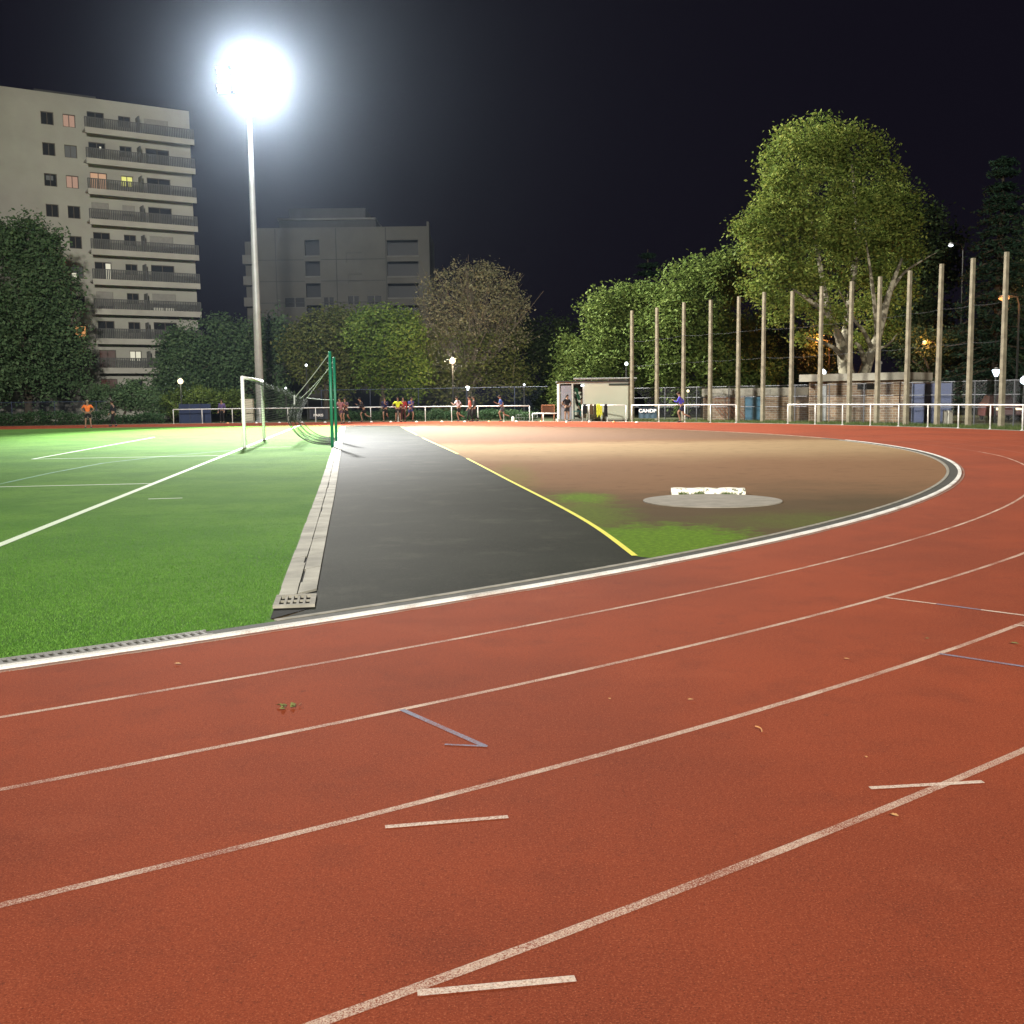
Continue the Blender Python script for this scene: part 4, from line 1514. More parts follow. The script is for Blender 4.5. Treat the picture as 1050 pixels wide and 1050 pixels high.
# ================================================================ TALL POSTS
ORD = ['first', 'second', 'third', 'fourth', 'fifth', 'sixth', 'seventh', 'eighth', 'ninth', 'tenth', 'eleventh', 'twelfth', 'thirteenth', 'fourteenth', 'fifteenth', 'sixteenth', 'seventeenth', 'eighteenth', 'nineteenth', 'twentieth']
PP = [(648, 318), (674, 315), (701, 309.5), (728.5, 307), (757.5, 303.5), (783.5, 299), (813, 298), (842, 293), (873, 288), (904, 283), (930.5, 277), (963.5, 270), (998.5, 264), (1034.5, 257.5)]
PB = [648, 673.5, 700.5, 728, 756.5, 782, 811, 840.5, 870.5, 899, 929, 961, 993, 1027]
R_POST = R_OUT + 2.6
tops = []
prev = None
for i, ((tx, ty), bx) in enumerate(zip(PP, PB)):
    q = rim(bx, R_POST)
    H = zfor(ty, tx, q.y)
    lab = f'{ORD[i]} tall tapering concrete post from the left in the row of fourteen'
    if i == 0:
        lab = 'first tall tapering concrete post from the left, at the right end of the cabin'
    if i == 13:
        lab = 'last tall tapering concrete post on the right, in front of the orange lamp'
    ang = math.atan2(q.y - CEN.y, q.x - CEN.x) + math.pi / 2
    t = thing('net_mast', lab, 'post', (q.x, q.y, -0.03), ang, 'row of tall concrete posts behind the railing')
    lean = random.uniform(-0.03, 0.03)
    mb = MB()
    a, b = 0.105, 0.078
    vs = [(-a, -a, -0.1), (a, -a, -0.1), (a, a, -0.1), (-a, a, -0.1), (-b + lean, -b, H), (b + lean, -b, H), (b + lean, b, H), (-b + lean, b, H)]
    mb.add(vs, [(0, 3, 2, 1), (4, 5, 6, 7), (0, 1, 5, 4), (1, 2, 6, 5), (2, 3, 7, 6), (3, 0, 4, 7)])
    part(mb, 'shaft', MT['conc_post'], t)
    mb = MB()
    for k in range(9):
        z = 0.9 + k * (H - 1.2) / 8
        mb.box((-0.045 + lean * z / H, -0.14 + 0.036 * z / H, z), (0.045 + lean * z / H, -0.07, z + 0.06))
    part(mb, 'bracket', MT['galv'], t)
    tops.append((q, H, lean))
for zf, lab in ((0.50, 'lower thin slack wire strung along the tall posts'), (0.72, 'upper thin slack wire strung along the tall posts')):
    mb = MB()
    pts = []
    for i in range(len(tops) - 1):
        (q0, h0, _), (q1, h1, _) = tops[i], tops[i + 1]
        for k in range(6):
            u = k / 6
            p_ = q0.lerp(q1, u)
            pts.append((p_.x - 0.0, p_.y - 0.13, (h0 * (1 - u) + h1 * u) * zf - 0.25 * u * (1 - u)))
    mb.tube(pts, 0.005, 4)
    tag(mb.build('net_wire', MT['fence_wire']), lab, 'wire', 'wires between the tall posts')


# ================================================================ FENCES
def wire_fence(pxs, R, h, label, rails, mat, pitch_, name='wire_fence', post_step=2.5, wr=0.0017):
    pts = [rim(x, R) for x in pxs]
    c = pts[len(pts) // 2]
    t = thing(name, label, 'fence', (c.x, c.y, 0))
    cum = [0]
    for i in range(1, len(pts)):
        cum.append(cum[-1] + (pts[i] - pts[i - 1]).length)

    def P_(s):
        i = max(0, min(len(pts) - 2, int(np.searchsorted(cum, s)) - 1))
        return pts[i].lerp(pts[i + 1], (s - cum[i]) / (cum[i + 1] - cum[i])) - c

    for z in rails:
        mb = MB()
        mb.tube([(q.x - c.x, q.y - c.y, z) for q in pts], 0.022, 6)
        part(mb, 'rail', mat, t)
    s = 0.0
    while s <= cum[-1] + 1e-6:
        q = P_(min(s, cum[-1] - 1e-4))
        mb = MB()
        mb.tube([(q.x, q.y, -0.1), (q.x, q.y, h + 0.05)], 0.032, 6)
        part(mb, 'post', mat, t)
        s += post_step
    V = []
    n = int(cum[-1] / pitch_)
    d = h
    for i in range(n):
        s0 = i * pitch_
        for sgn in (1, -1):
            s1 = s0 + sgn * d
            if not 0 <= s1 < cum[-1]:
                continue
            a, b = P_(s0), P_(s1)
            tt_ = (b - a).normalized() * wr * 1.4
            V += [(a.x - tt_.x, a.y - tt_.y, 0.03), (a.x + tt_.x, a.y + tt_.y, 0.03), (b.x + tt_.x, b.y + tt_.y, h), (b.x - tt_.x, b.y - tt_.y, h)]
    o = np_mesh('wire_mesh', V, 4, mat)
    o.parent = t
    return t


wire_fence([650, 690, 730, 770, 810, 850, 890, 930, 970, 1010, 1050, 1095, 1140], R_POST + 0.55, 2.15, 'grey wire mesh fence with pipe rails behind the tall concrete posts', (0.9, 1.5, 2.15), MT['fence_wire'], 0.085)
wire_fence([330, 380, 430, 480, 530, 562], R_OUT + 4.2, 2.4, 'dark blue mesh fence under the trees behind the runners', (2.4,), MT['fence_blue'], 0.10, post_step=4.0)
wire_fence([-80, -40, 0, 40, 80, 110], R_OUT + 3.0, 1.75, 'blue mesh fence behind the trimmed hedge at left', (1.75,), MT['fence_blue'], 0.10, post_step=3.0)


# blue boards behind fences
def slab_panel(px0, px1, R, h, mat, label, name, cat, z0=0.0, thick=0.06):
    a, b = rim(px0, R), rim(px1, R)
    c = (a + b) / 2
    t = thing(name, label, cat, c, math.atan2(b.y - a.y, b.x - a.x))
    w2 = (b - a).length / 2
    mb = MB()
    mb.box((-w2, -thick / 2, z0), (w2, thick / 2, h))
    part(mb, 'sheet', mat, t)
    mb = MB()
    for i in range(4):
        x = -w2 + 2 * w2 * i / 3
        mb.box((x - 0.03, -thick / 2 - 0.05, -0.05), (x + 0.03, -thick / 2 - 0.003, h + 0.03))
    part(mb, 'batten', MT['fence_blue'], t)
    return t


slab_panel(936, 976, R_POST + 1.4, 2.1, MT['blue_panel'], 'dark blue sheet panel behind the wire fence right of the brick hut', 'sheet_panel', 'panel')
slab_panel(184, 216, R_OUT + 2.2, 1.45, MT['blue_panel'], 'dark blue panel behind the left end of the far railing', 'sheet_panel', 'panel')

# cream utility cabinet beside the mast
cb = rim(254, R_OUT + 2.4)
t = thing('utility_cabinet', 'cream utility cabinet at the foot of the floodlight mast', 'cabinet', cb)
mb = MB()
mb.box((-0.45, -0.22, 0.1), (0.45, 0.22, 1.72))
part(mb, 'body', MT['cabinet'], t)
mb = MB()
mb.box((-0.48, -0.26, 1.72), (0.48, 0.26, 1.79))
part(mb, 'lid', MT['cabinet'], t)
mb = MB()
mb.box((-0.47, -0.24, -0.05), (0.47, 0.24, 0.1))
part(mb, 'plinth', MT['conc_cap'], t)
for x in (-0.22, 0.22):
    mb = MB()
    mb.box((x - 0.20, -0.235, 0.16), (x + 0.20, -0.223, 1.66))
    d_ = part(mb, 'door', MT['cabinet'], t)
    mb = MB()
    mb.box((x + 0.12, -0.255, 0.85), (x + 0.15, -0.238, 1.0))
    part(mb, 'handle', MT['galv'], d_)

# concrete stubs behind the right-hand fence
for px_, lab in ((969.5, 'left one of two short grey concrete stub posts behind the fence'), (974.5, 'right one of two short grey concrete stub posts behind the fence')):
    q = rim(px_, R_POST + 1.0)
    mb = MB()
    mb.box((-0.09, -0.09, -0.1), (0.09, 0.09, 0.72))
    mb.lathe([(0.12, -0.05), (0.12, 0.05), (0.09, 0.07)], 8)
    o = mb.build('stub_post', MT['conc_cap'])
    o.location = q
    tag(o, lab, 'post', 'stub posts behind the fence')


# ================================================================ CABIN (open shelter at the far bend)
def frame_at(px0, px1, R):
    a, b = rim(px0, R), rim(px1, R)
    return a, (b - a).length, math.atan2(b.y - a.y, b.x - a.x)


YC = rim(610, RR + 2.0).y
ca = at(573, 430, YC)
cbb = at(648.5, 430, YC)
wC = cbb.x - ca.x
cab = thing('site_cabin', 'cream flat roofed cabin with an open left bay beside the track', 'cabin', (ca.x, YC, 0), 0)
hC = 2.62
sc_ = wC / 75.0


def cx(px):
    return (px - 573) * sc_


D = 2.4
mb = MB()
mb.box((0, D - 0.06, 0.12), (wC, D, hC))                      # back
mb.box((0, 0.06, 0.12), (0.06, D - 0.06, hC))                 # left
mb.box((wC - 0.06, 0.06, 0.12), (wC, D - 0.06, hC))           # right
mb.box((cx(599), 0, 0.12), (wC, 0.06, hC - 0.12))             # front right
part(mb, 'wall', MT['cabin'], cab)
mb = MB()
mb.box((cx(575.5), 0.10, 0.12), (cx(586), 0.15, hC - 0.22))
part(mb, 'screen_panel', MT['cabin_grey'], cab)
mb = MB()
for x in (573.6, 587, 598.3):
    mb.box((cx(x) - 0.06, -0.05, 0.0), (cx(x) + 0.06, -0.002, hC - 0.1))
mb.box((0, -0.05, hC - 0.1), (wC, -0.002, hC))
part(mb, 'frame', MT['cabin_frame'], cab)
mb = MB()
mb.box((-0.1, -0.1, 0.0), (wC + 0.1, D + 0.1, 0.11))
part(mb, 'floor_slab', MT['conc_cap'], cab)
mb = MB()
mb.box((-0.1, -0.35, hC + 0.005), (wC + 0.15, D + 0.15, hC + 0.09))
rf = part(mb, 'roof', MT['roofing'], cab)
mb = MB()
mb.tube([(cx(588), -0.42, hC + 0.22), (wC + 0.25, -0.42, hC + 0.22)], 0.06, 8)
for x in (590, 606, 623, 647):
    mb.tube([(cx(x), -0.30, hC + 0.09), (cx(x), -0.42, hC + 0.22)], 0.02, 6)
part(mb, 'gutter_pipe', MT['galv'], rf)
mb = MB()
mb.box((cx(624), -0.09, hC - 0.25), (wC - 0.02, -0.053, hC - 0.13))
part(mb, 'vent_strip', MT['cabin_dark'], cab)
mb = MB()
mb.box((cx(588), 0.5, 0.62), (cx(597.5), 1.0, 0.68))
mb.box((cx(588), 0.5, 0.12), (cx(588) + 0.06, 1.0, 0.62))
mb.box((cx(597), 0.5, 0.12), (cx(597.5), 1.0, 0.62))
part(mb, 'bench', MT['teal'], cab)
mb = MB()
mb.box((cx(587.6), 0.9, 0.12), (cx(590), 1.0, 2.2))
part(mb, 'locker', MT['cabin_dark'], cab)
mb = MB()
mb.lathe([(0.04, -0.02), (0.10, 0.0), (0.115, 0.05), (0.08, 0.11), (0.02, 0.12)], 12, (cx(597), -0.2, hC - 0.28))
part(mb, 'bulkhead_lamp', MT['lamp_white'], cab)
# things inside the bay
mb = MB()
vs = []
for i in range(7):
    z = 2.25 - i * 0.14
    wv = 0.10 + 0.03 * math.sin(i * 1.8)
    x = cx(591) + i * 0.035
    vs += [(x - wv, 0.42, z), (x + wv, 0.46 + 0.03 * (i % 2), z), (x + wv * 0.9, 0.56, z), (x - wv * 0.9, 0.54, z)]
fs = [(i * 4 + k, i * 4 + (k + 1) % 4, i * 4 + 4 + (k + 1) % 4, i * 4 + 4 + k) for i in range(6) for k in range(4)] + [(0, 1, 2, 3), (27, 26, 25, 24)]
mb.add(vs, fs)
o = mb.build('hanging_coat', cloth('green_cloth', (0.02, 0.07, 0.035)))
o.location = (ca.x, YC, 0)
tag(o, 'dark green coat hanging in the open bay of the cabin', 'coat')

# rusty frame and gear left of the cabin
fr = rim(562, RR + 1.1)
t = thing('goal_frame', 'rusty orange tubular frame standing left of the cabin', 'frame', fr)
mb = MB()
for x in (-0.42, 0.42):
    mb.tube([(x, 0, -0.02), (x, 0, 1.05)], 0.045, 8)
part(mb, 'upright', MT['rust'], t)
mb = MB()
mb.tube([(-0.46, 0, 1.07), (0.46, 0, 1.07)], 0.045, 8)
part(mb, 'crossbar', MT['rust'], t)
mb = MB()
mb.box((-0.38, -0.015, 0.45), (0.38, 0.015, 1.0))
part(mb, 'panel', pm('rust_dark', (0.10, 0.04, 0.02), None, 5, 0.9), t)
fb = rim(540, RR + 1.6)
t = thing('mesh_crate', 'low grey mesh crate behind the railing end', 'crate', fb)
mb = MB()
for i in range(9):
    x = -0.75 + 1.5 * i / 8
    mb.tube([(x, -0.3, 0.0), (x, -0.3, 0.42)], 0.014, 5)
    mb.tube([(x, 0.3, 0.0), (x, 0.3, 0.42)], 0.014, 5)
for z in (0.02, 0.22, 0.42):
    for y in (-0.3, 0.3):
        mb.tube([(-0.75, y, z), (0.75, y, z)], 0.016, 5)
    for x in (-0.75, 0.75):
        mb.tube([(x, -0.3, z), (x, 0.3, z)], 0.016, 5)
part(mb, 'wire_frame', MT['galv'], t)

# ================================================================ LOW BUILDING WITH BLUE DOOR
YB = rim(772, R_POST + 2.2).y
b0, b1 = at(721, 430, YB + 2.2), at(827, 430, YB - 1.0)
bl = Vector((b1.x - b0.x, b1.y - b0.y, 0)).length
rzb = math.atan2(b1.y - b0.y, b1.x - b0.x)
low = thing('garage_block', 'low grey concrete block with a blue shutter door and pale panels', 'building', (b0.x, b0.y, 0), rzb)
sB = bl / 106.0


def bx_(px):
    return (px - 721) * sB


mb = MB()
for a, b in ((721, 764), (781, 814)):
    mb.box((bx_(a), 0.0, -0.05), (bx_(b), 3.0, 1.55))
mb.box((bx_(764), 0.25, -0.05), (bx_(781), 3.0, 1.55))
mb.box((bx_(814), 0.9, -0.05), (bx_(827), 3.0, 1.55))
part(mb, 'wall', MT['brick'], low)
mb = MB()
mb.box((bx_(720), -0.12, 1.555), (bx_(828.5), 3.1, 2.05))
part(mb, 'lintel', MT['conc_cap'], low)
mb = MB()
mb.box((bx_(764.5), 0.15, 0.02), (bx_(780.5), 0.23, 1.50))
for i in range(5):
    mb.box((bx_(765), 0.135, 0.15 + 0.28 * i), (bx_(780), 0.148, 0.17 + 0.28 * i))
part(mb, 'door', MT['blue_door'], low)
for a, b in ((722.5, 727), (735, 742.5), (746, 752.5), (765, 773), (786, 792), (800, 806)):
    mb = MB()
    mb.box((bx_(a), -0.165, 1.63), (bx_(b), -0.123, 1.98))
    part(mb, 'pale_block', MT['slab'], low)
mb = MB()
for i in range(7):
    x = bx_(736) + i * 0.24
    T = Matrix.Translation(Vector((x, -0.04, 0.7))) @ Matrix.Rotation(math.radians(-38), 4, 'Y')
    mb.box((-0.025, -0.02, -0.65), (0.025, 0.02, 0.65), T)
mb.box((bx_(734), -0.05, 1.40), (bx_(754), -0.01, 1.46))
part(mb, 'trellis', MT['rust'], low)

# ================================================================ BRICK HUT
YH = rim(875, R_POST + 2.6).y
h0, h1 = at(829, 430, YH + 1.6), at(928, 430, YH - 2.2)
hl = Vector((h1.x - h0.x, h1.y - h0.y, 0)).length
rzh = math.atan2(h1.y - h0.y, h1.x - h0.x)
hut = thing('brick_hut', 'brick hut with an overhanging concrete slab roof and a pale door', 'hut', (h0.x, h0.y, 0), rzh)
sH = hl / 99.0


def hx(px):
    return (px - 829) * sH


HH = 2.35
mb = MB()
mb.box((hx(829), 0, -0.05), (hx(836), 3.4, HH))
mb.box((hx(836), 0.35, -0.05), (hx(848.5), 3.4, HH))
mb.box((hx(848.5), 0, -0.05), (hx(928), 3.4, HH))
part(mb, 'wall', MT['brick'], hut)
mb = MB()
mb.box((hx(821), -0.35, HH + 0.003), (hx(930), 3.7, HH + 0.42))
rf = part(mb, 'roof', MT['conc_cap'], hut)
mb = MB()
mb.tube([(hx(893), 1.2, HH + 0.42), (hx(893), 1.2, HH + 0.95)], 0.10, 8)
mb.lathe([(0.17, HH + 0.95), (0.17, HH + 1.05), (0.05, HH + 1.15)], 8, (hx(893), 1.2, 0))
part(mb, 'chimney', MT['galv'], rf)
mb = MB()
mb.box((hx(840.3), 0.28, 0.0), (hx(846), 0.345, 2.1))
d_ = part(mb, 'door', MT['white_door'], hut)
mb = MB()
mb.box((hx(845.2), 0.24, 1.0), (hx(845.6), 0.277, 1.12))
part(mb, 'handle', MT['galv'], d_)
mb = MB()
mb.box((hx(880), -0.02, 1.85), (hx(898), 0.02, 2.2))
part(mb, 'vent_slot', MT['dark_gap'], hut)

# ================================================================ STREET LAMPS
def street_lamp(px, py, Y, label, kind, mat, r=0.22, power=0, col=(1, 1, 1), pole=True):
    c = at(px, py, Y)
    t = thing('street_lamp', label, 'street lamp', (c.x, c.y, 0), 0, 'lit street lamps beyond the track')
    mb = MB()
    z = c.z
    if kind == 'arm':
        mb.tube([(0.9, 0, -0.05), (0.9, 0, z - 0.4), (0.75, 0, z + 0.05), (0.1, 0, z + 0.16)], [0.09, 0.06, 0.05, 0.04], 8)
    else:
        mb.tube([(0, 0, -0.05), (0, 0, z - r * 0.8)], [0.07, 0.05], 8)
    part(mb, 'pole', MT['lamp_pole'], t)
    mb = MB()
    if kind == 'globe':
        mb.lathe([(0.02, z - r)] + [(r * math.cos(a), z + r * math.sin(a)) for a in np.linspace(-1.3, 1.3, 9)] + [(0.02, z + r)], 14)
    elif kind == 'arm':
        mb.lathe([(0.05, z - r * 0.6), (r * 0.9, z - r * 0.25), (r, z + 0.0), (0.05, z + 0.06)], 12)
    else:
        mb.lathe([(r * 0.35, z - r), (r, z + r * 0.5), (r * 0.9, z + r * 0.7), (0.03, z + r * 0.75)], 12)
    part(mb, 'lamp_shade' if kind == 'cone' else 'globe', mat, t, True)
    mb = MB()
    if kind == 'arm':
        mb.lathe([(r * 1.05, z + 0.065), (r * 0.7, z + 0.15), (0.05, z + 0.2)], 10)
    else:
        mb.lathe([(r * 0.6, z + r * 1.02), (r * 0.3, z + r * 1.2), (0.03, z + r * 1.25)], 10)
    part(mb, 'cap', MT['galv'], t)
    if power:
        l = bpy.data.lights.new('lamp_glow', 'POINT')
        l.energy = power
        l.color = col
        l.shadow_soft_size = r + 0.12
        o = bpy.data.objects.new('lamp_glow', l)
        COL.objects.link(o)
        o.location = (c.x, c.y - r - 0.25, z)
    return t


street_lamp(185, 391, 84, 'round cream globe lamp above the shrubs left of the goal', 'globe', MT['lamp_cream'], 0.22, 200, (1, 0.92, 0.66))
street_lamp(464, 370, 84.5, 'warm orange white globe lamp in front of the thinning tree', 'globe', MT['lamp_warm'], 0.25, 1500, (1, 0.7, 0.42))
street_lamp(479.5, 398, 83, 'small white lamp low behind the runner in white', 'cone', MT['lamp_white'], 0.17)
street_lamp(537.5, 394.5, 84, 'tiny white lamp above the end of the far railing', 'globe', MT['lamp_white'], 0.08)
street_lamp(314, 374.5, 85, 'small white lamp in the foliage left of the green net posts', 'globe', MT['lamp_white'], 0.10)
street_lamp(293, 398, 84, 'tiny white lamp just above the goal net', 'globe', MT['lamp_white'], 0.08)
street_lamp(642.3, 373, 80, 'small white lamp left of the first tall concrete post', 'globe', MT['lamp_white'], 0.13)
street_lamp(705.5, 401, 74, 'small warm lamp beside the third tall concrete post', 'globe', MT['lamp_cream'], 0.10)
street_lamp(843.5, 382, 66.5, 'white globe lamp beside the eighth tall post over the hut roof', 'globe', MT['lamp_white'], 0.21)
street_lamp(1021.5, 382, 58, 'cool white cone lamp just left of the last tall post', 'cone', MT['lamp_cool'], 0.22)
street_lamp(1050.5, 390, 58, 'cool white lamp cut by the right edge of the picture', 'globe', MT['lamp_cool'], 0.22)
street_lamp(975, 251.5, 78, 'small white lamp high in the dark trees at right', 'arm', MT['lamp_white'], 0.17)
street_lamp(1029.5, 305.5, 63, 'orange sodium street lamp behind the last tall post', 'arm', MT['lamp_orange'], 0.30, 260, (1, 0.35, 0.08))
street_lamp(838, 350, 79, 'orange sodium lamp hidden in foliage behind the plane tree limbs', 'arm', MT['lamp_amber'], 0.16, 1300, (1, 0.30, 0.06))
street_lamp(948, 352, 76, 'orange sodium lamp hidden among the dim trees right of the hut', 'arm', MT['lamp_amber'], 0.16, 500, (1, 0.34, 0.07))
street_lamp(767, 403, 76, 'bluish white lamp above the blue shutter door', 'globe', MT['lamp_cool'], 0.10)
street_lamp(799, 399.5, 76, 'tiny warm lamp above the low concrete block', 'globe', MT['lamp_cream'], 0.10)

# orange-lit shrub behind the plane tree
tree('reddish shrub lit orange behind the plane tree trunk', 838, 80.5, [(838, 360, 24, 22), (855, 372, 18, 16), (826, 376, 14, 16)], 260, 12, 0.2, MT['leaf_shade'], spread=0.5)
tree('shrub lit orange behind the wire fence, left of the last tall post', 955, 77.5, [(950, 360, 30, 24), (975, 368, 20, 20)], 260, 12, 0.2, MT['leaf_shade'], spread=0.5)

# ================================================================ PARKED CAR behind the right-hand fence
cc = at(1033, 428, 60)
car = thing('parked_car', 'dark red car with lit headlights parked behind the fence at right', 'car', (cc.x, 60, 0), math.radians(-12))
mb = MB()
sec = [(-0.05, 0.35, 0.62, 0.72), (0.1, 0.28, 0.80, 0.80), (1.0, 0.25, 0.92, 0.84), (1.25, 0.25, 0.95, 0.84), (3.4, 0.25, 1.0, 0.84), (3.9, 0.3, 0.95, 0.78)]
vs = []
for y, z0, z1, hw in sec:
    vs += [(-hw, y, z0), (-hw, y, z1 - 0.12), (-hw * 0.9, y, z1), (hw * 0.9, y, z1), (hw, y, z1 - 0.12), (hw, y, z0)]
fs = [(i * 6 + k, i * 6 + 6 + k, i * 6 + 6 + (k + 1) % 6, i * 6 + (k + 1) % 6) for i in range(len(sec) - 1) for k in range(6)]
fs += [(0, 1, 2, 3, 4, 5), tuple(len(vs) - 1 - k for k in range(6))]
mb.add(vs, fs)
part(mb, 'body', pm('car_paint', (0.08, 0.02, 0.018), None, 2, 0.35, 0.5), car)
mb = MB()
vs = [(-0.72, 1.2, 0.93), (0.72, 1.2, 0.93), (0.58, 1.85, 1.42), (-0.58, 1.85, 1.42), (-0.72, 3.6, 0.98), (0.72, 3.6, 0.98), (0.58, 3.1, 1.42), (-0.58, 3.1, 1.42)]
mb.add(vs, [(0, 1, 2, 3), (4, 7, 6, 5), (3, 2, 6, 7), (0, 3, 7, 4), (1, 5, 6, 2)])
part(mb, 'cabin_glass', MT['glass'], car)
for x in (-0.56, 0.56):
    mb = MB()
    mb.box((x - 0.15, -0.07, 0.60), (x + 0.15, 0.0, 0.74))
    part(mb, 'headlight', MT['lamp_cream'], car)
for x in (-0.80, 0.68):
    for y in (0.75, 3.0):
        mb = MB()
        mb.tube([(x, y, 0.30), (x + 0.12, y, 0.30)], 0.31, 14)
        part(mb, 'wheel', MT['dark_gap'], car)

# ================================================================ MARKER DISCS on the track
CX_ = [233, 262.5, 286, 309.5, 333, 358, 380.5, 400.5, 427, 453, 476.5, 501.5, 529.5, 555, 581, 604.5, 629.5, 653]
proto = None
for i, x in enumerate(CX_):
    q = rim(x, R_OUT - 1.2 - 0.25 * math.sin(i * 1.9))
    lab = f'{ORD[i]} small {"orange" if i in (0, 11, 13, 16) else "white"} marker disc from the left along the far lane'
    if proto is None or True:
        mb = MB()
        mb.lathe([(0.11, 0.0), (0.11, 0.012), (0.045, 0.075), (0.03, 0.075)], 12)
        o = mb.build('marker_disc', MT['cone_orange'] if i in (0, 11, 13, 16) else MT['cone'])
    o.location = (q.x, q.y, 0.002)
    tag(o, lab, 'marker', 'marker discs along the far lane')
mb = MB()
mb.lathe([(0.10, 0), (0.10, 0.25), (0.05, 0.33), (0.05, 0.36)], 10)
o = mb.build('water_bottle', MT['cone'])
o.location = rim(526, RR - 0.3)
tag(o, 'pale bottle standing by the railing, right of the runner in blue', 'bottle')


# ================================================================ PEOPLE
def skin_mesh(name, joints, edges, radii, mat, parent, root=0, sub=1):
    me = bpy.data.meshes.new(name)
    me.from_pydata(joints, edges, [])
    o = bpy.data.objects.new(name, me)
    COL.objects.link(o)
    o.modifiers.new('skin', 'SKIN')
    sv = me.skin_vertices[0].data
    for i, r in enumerate(radii):
        sv[i].radius = (r, r) if not isinstance(r, tuple) else r
        sv[i].use_root = (i == root)
    sb_ = o.modifiers.new('sub', 'SUBSURF')
    sb_.levels = sb_.render_levels = sub
    dg = bpy.context.evaluated_depsgraph_get()
    m2 = bpy.data.meshes.new_from_object(o.evaluated_get(dg))
    bpy.data.objects.remove(o)
    m2.materials.clear()
    m2.materials.append(mat)
    m2.shade_smooth()
    o2 = bpy.data.objects.new(name, m2)
    COL.objects.link(o2)
    o2.parent = parent
    return o2


def person(px, R, heading, label, shirt, shorts, pose='run', Y=None, h=1.75, long_sleeve=False, long_leg=False, skin=(0.30, 0.19, 0.13), hair=(0.03, 0.02, 0.015), phase=1, lean=0.12, z0=0.0):
    base = rim(px, R) if Y is None else Vector((at(px, 425, Y).x, Y, 0))
    t = thing('person', label, 'person', (base.x, base.y, z0), heading, 'people training on the field')
    k = h / 1.75

    def V_(x, y, z):
        return (x * k, y * k, z * k)

    s = phase
    hipz = 0.92
    # facing +y (forward)
    if pose == 'run':
        legs = {1: [(0.09, 0, hipz), (0.10, 0.30, 0.60), (0.10, 0.16, 0.17), (0.10, 0.30, 0.12)], -1: [(-0.09, 0, hipz), (-0.10, -0.10, 0.50), (-0.10, -0.46, 0.36), (-0.10, -0.54, 0.24)]}
        legs = {s * a: [(s * abs(q[0]) * (1 if a > 0 else -1), q[1], q[2]) for q in l] for a, l in legs.items()}
        legs[s] = [(x, y - 0.08, z - 0.06 if i > 1 else z) for i, (x, y, z) in enumerate(legs[s])]
        arms = {1: [(0.19, lean * 0.9, 1.42), (0.25, -0.22 + lean, 1.18), (0.20, 0.02 + lean, 1.06)], -1: [(-0.19, lean * 0.9, 1.42), (-0.24, 0.12 + lean, 1.15), (-0.14, 0.32 + lean, 1.26)]}
        if s < 0:
            arms = {a: [(-q[0], q[1], q[2]) for q in arms[-a]] for a in arms}
    elif pose == 'walk':
        legs = {1: [(0.09, 0, hipz), (0.10, 0.13, 0.50), (0.10, 0.20, 0.09), (0.10, 0.36, 0.04)], -1: [(-0.09, 0, hipz), (-0.10, -0.02, 0.49), (-0.10, -0.26, 0.12), (-0.10, -0.13, 0.04)]}
        arms = {1: [(0.19, 0.02, 1.42), (0.25, -0.10, 1.14), (0.25, -0.06, 0.88)], -1: [(-0.19, 0.02, 1.42), (-0.25, 0.05, 1.13), (-0.25, 0.18, 0.90)]}
    elif pose == 'akimbo':
        legs = {1: [(0.10, 0, hipz), (0.14, 0.03, 0.49), (0.17, 0, 0.09), (0.19, 0.16, 0.04)], -1: [(-0.10, 0, hipz), (-0.14, 0.03, 0.49), (-0.16, -0.02, 0.09), (-0.18, 0.14, 0.04)]}
        arms = {1: [(0.19, 0, 1.42), (0.40, -0.06, 1.19), (0.19, 0.08, 1.02)], -1: [(-0.19, 0, 1.42), (-0.40, -0.06, 1.19), (-0.19, 0.08, 1.02)]}
    elif pose == 'sit':
        legs = {1: [(0.09, 0, hipz - 0.34), (0.12, 0.42, 0.56), (0.12, 0.40, 0.12), (0.12, 0.55, 0.05)], -1: [(-0.09, 0, hipz - 0.34), (-0.12, 0.42, 0.56), (-0.12, 0.38, 0.12), (-0.12, 0.53, 0.05)]}
        arms = {1: [(0.19, 0.06, 1.08), (0.24, 0.16, 0.80), (0.15, 0.38, 0.66)], -1: [(-0.19, 0.06, 1.08), (-0.24, 0.16, 0.80), (-0.15, 0.38, 0.66)]}
    else:  # stand
        legs = {1: [(0.09, 0, hipz), (0.11, 0.03, 0.49), (0.12, 0, 0.09), (0.14, 0.16, 0.04)], -1: [(-0.09, 0, hipz), (-0.11, 0.03, 0.49), (-0.12, 0, 0.09), (-0.14, 0.16, 0.04)]}
        arms = {1: [(0.19, 0, 1.42), (0.25, -0.02, 1.13), (0.25, 0.10, 0.89)], -1: [(-0.19, 0, 1.42), (-0.25, -0.02, 1.13), (-0.22, 0.12, 0.90)]}
    dz = -0.34 if pose == 'sit' else 0.0
    ln = lean if pose == 'run' else 0.03
    sp = [(0, 0, 0.95 + dz), (0, ln * 0.35, 1.14 + dz), (0, ln * 0.8, 1.36 + dz), (0, ln * 1.05, 1.49 + dz), (0, ln * 1.2 + 0.01, 1.575 + dz), (0, ln * 1.3 + 0.025, 1.65 + dz), (0, ln * 1.3 + 0.015, 1.72 + dz)]
    J = [V_(*q) for q in sp]
    Rd = [(0.15 * k, 0.105 * k), (0.125 * k, 0.095 * k), (0.155 * k, 0.10 * k), 0.055 * k, 0.068 * k, (0.078 * k, 0.095 * k), (0.066 * k, 0.08 * k)]
    E_ = [(i, i + 1) for i in range(6)]
    J.append(V_(0, sp[5][1] + 0.115, sp[5][2] - 0.03))
    Rd.append(0.016 * k)
    E_.append((5, 7))
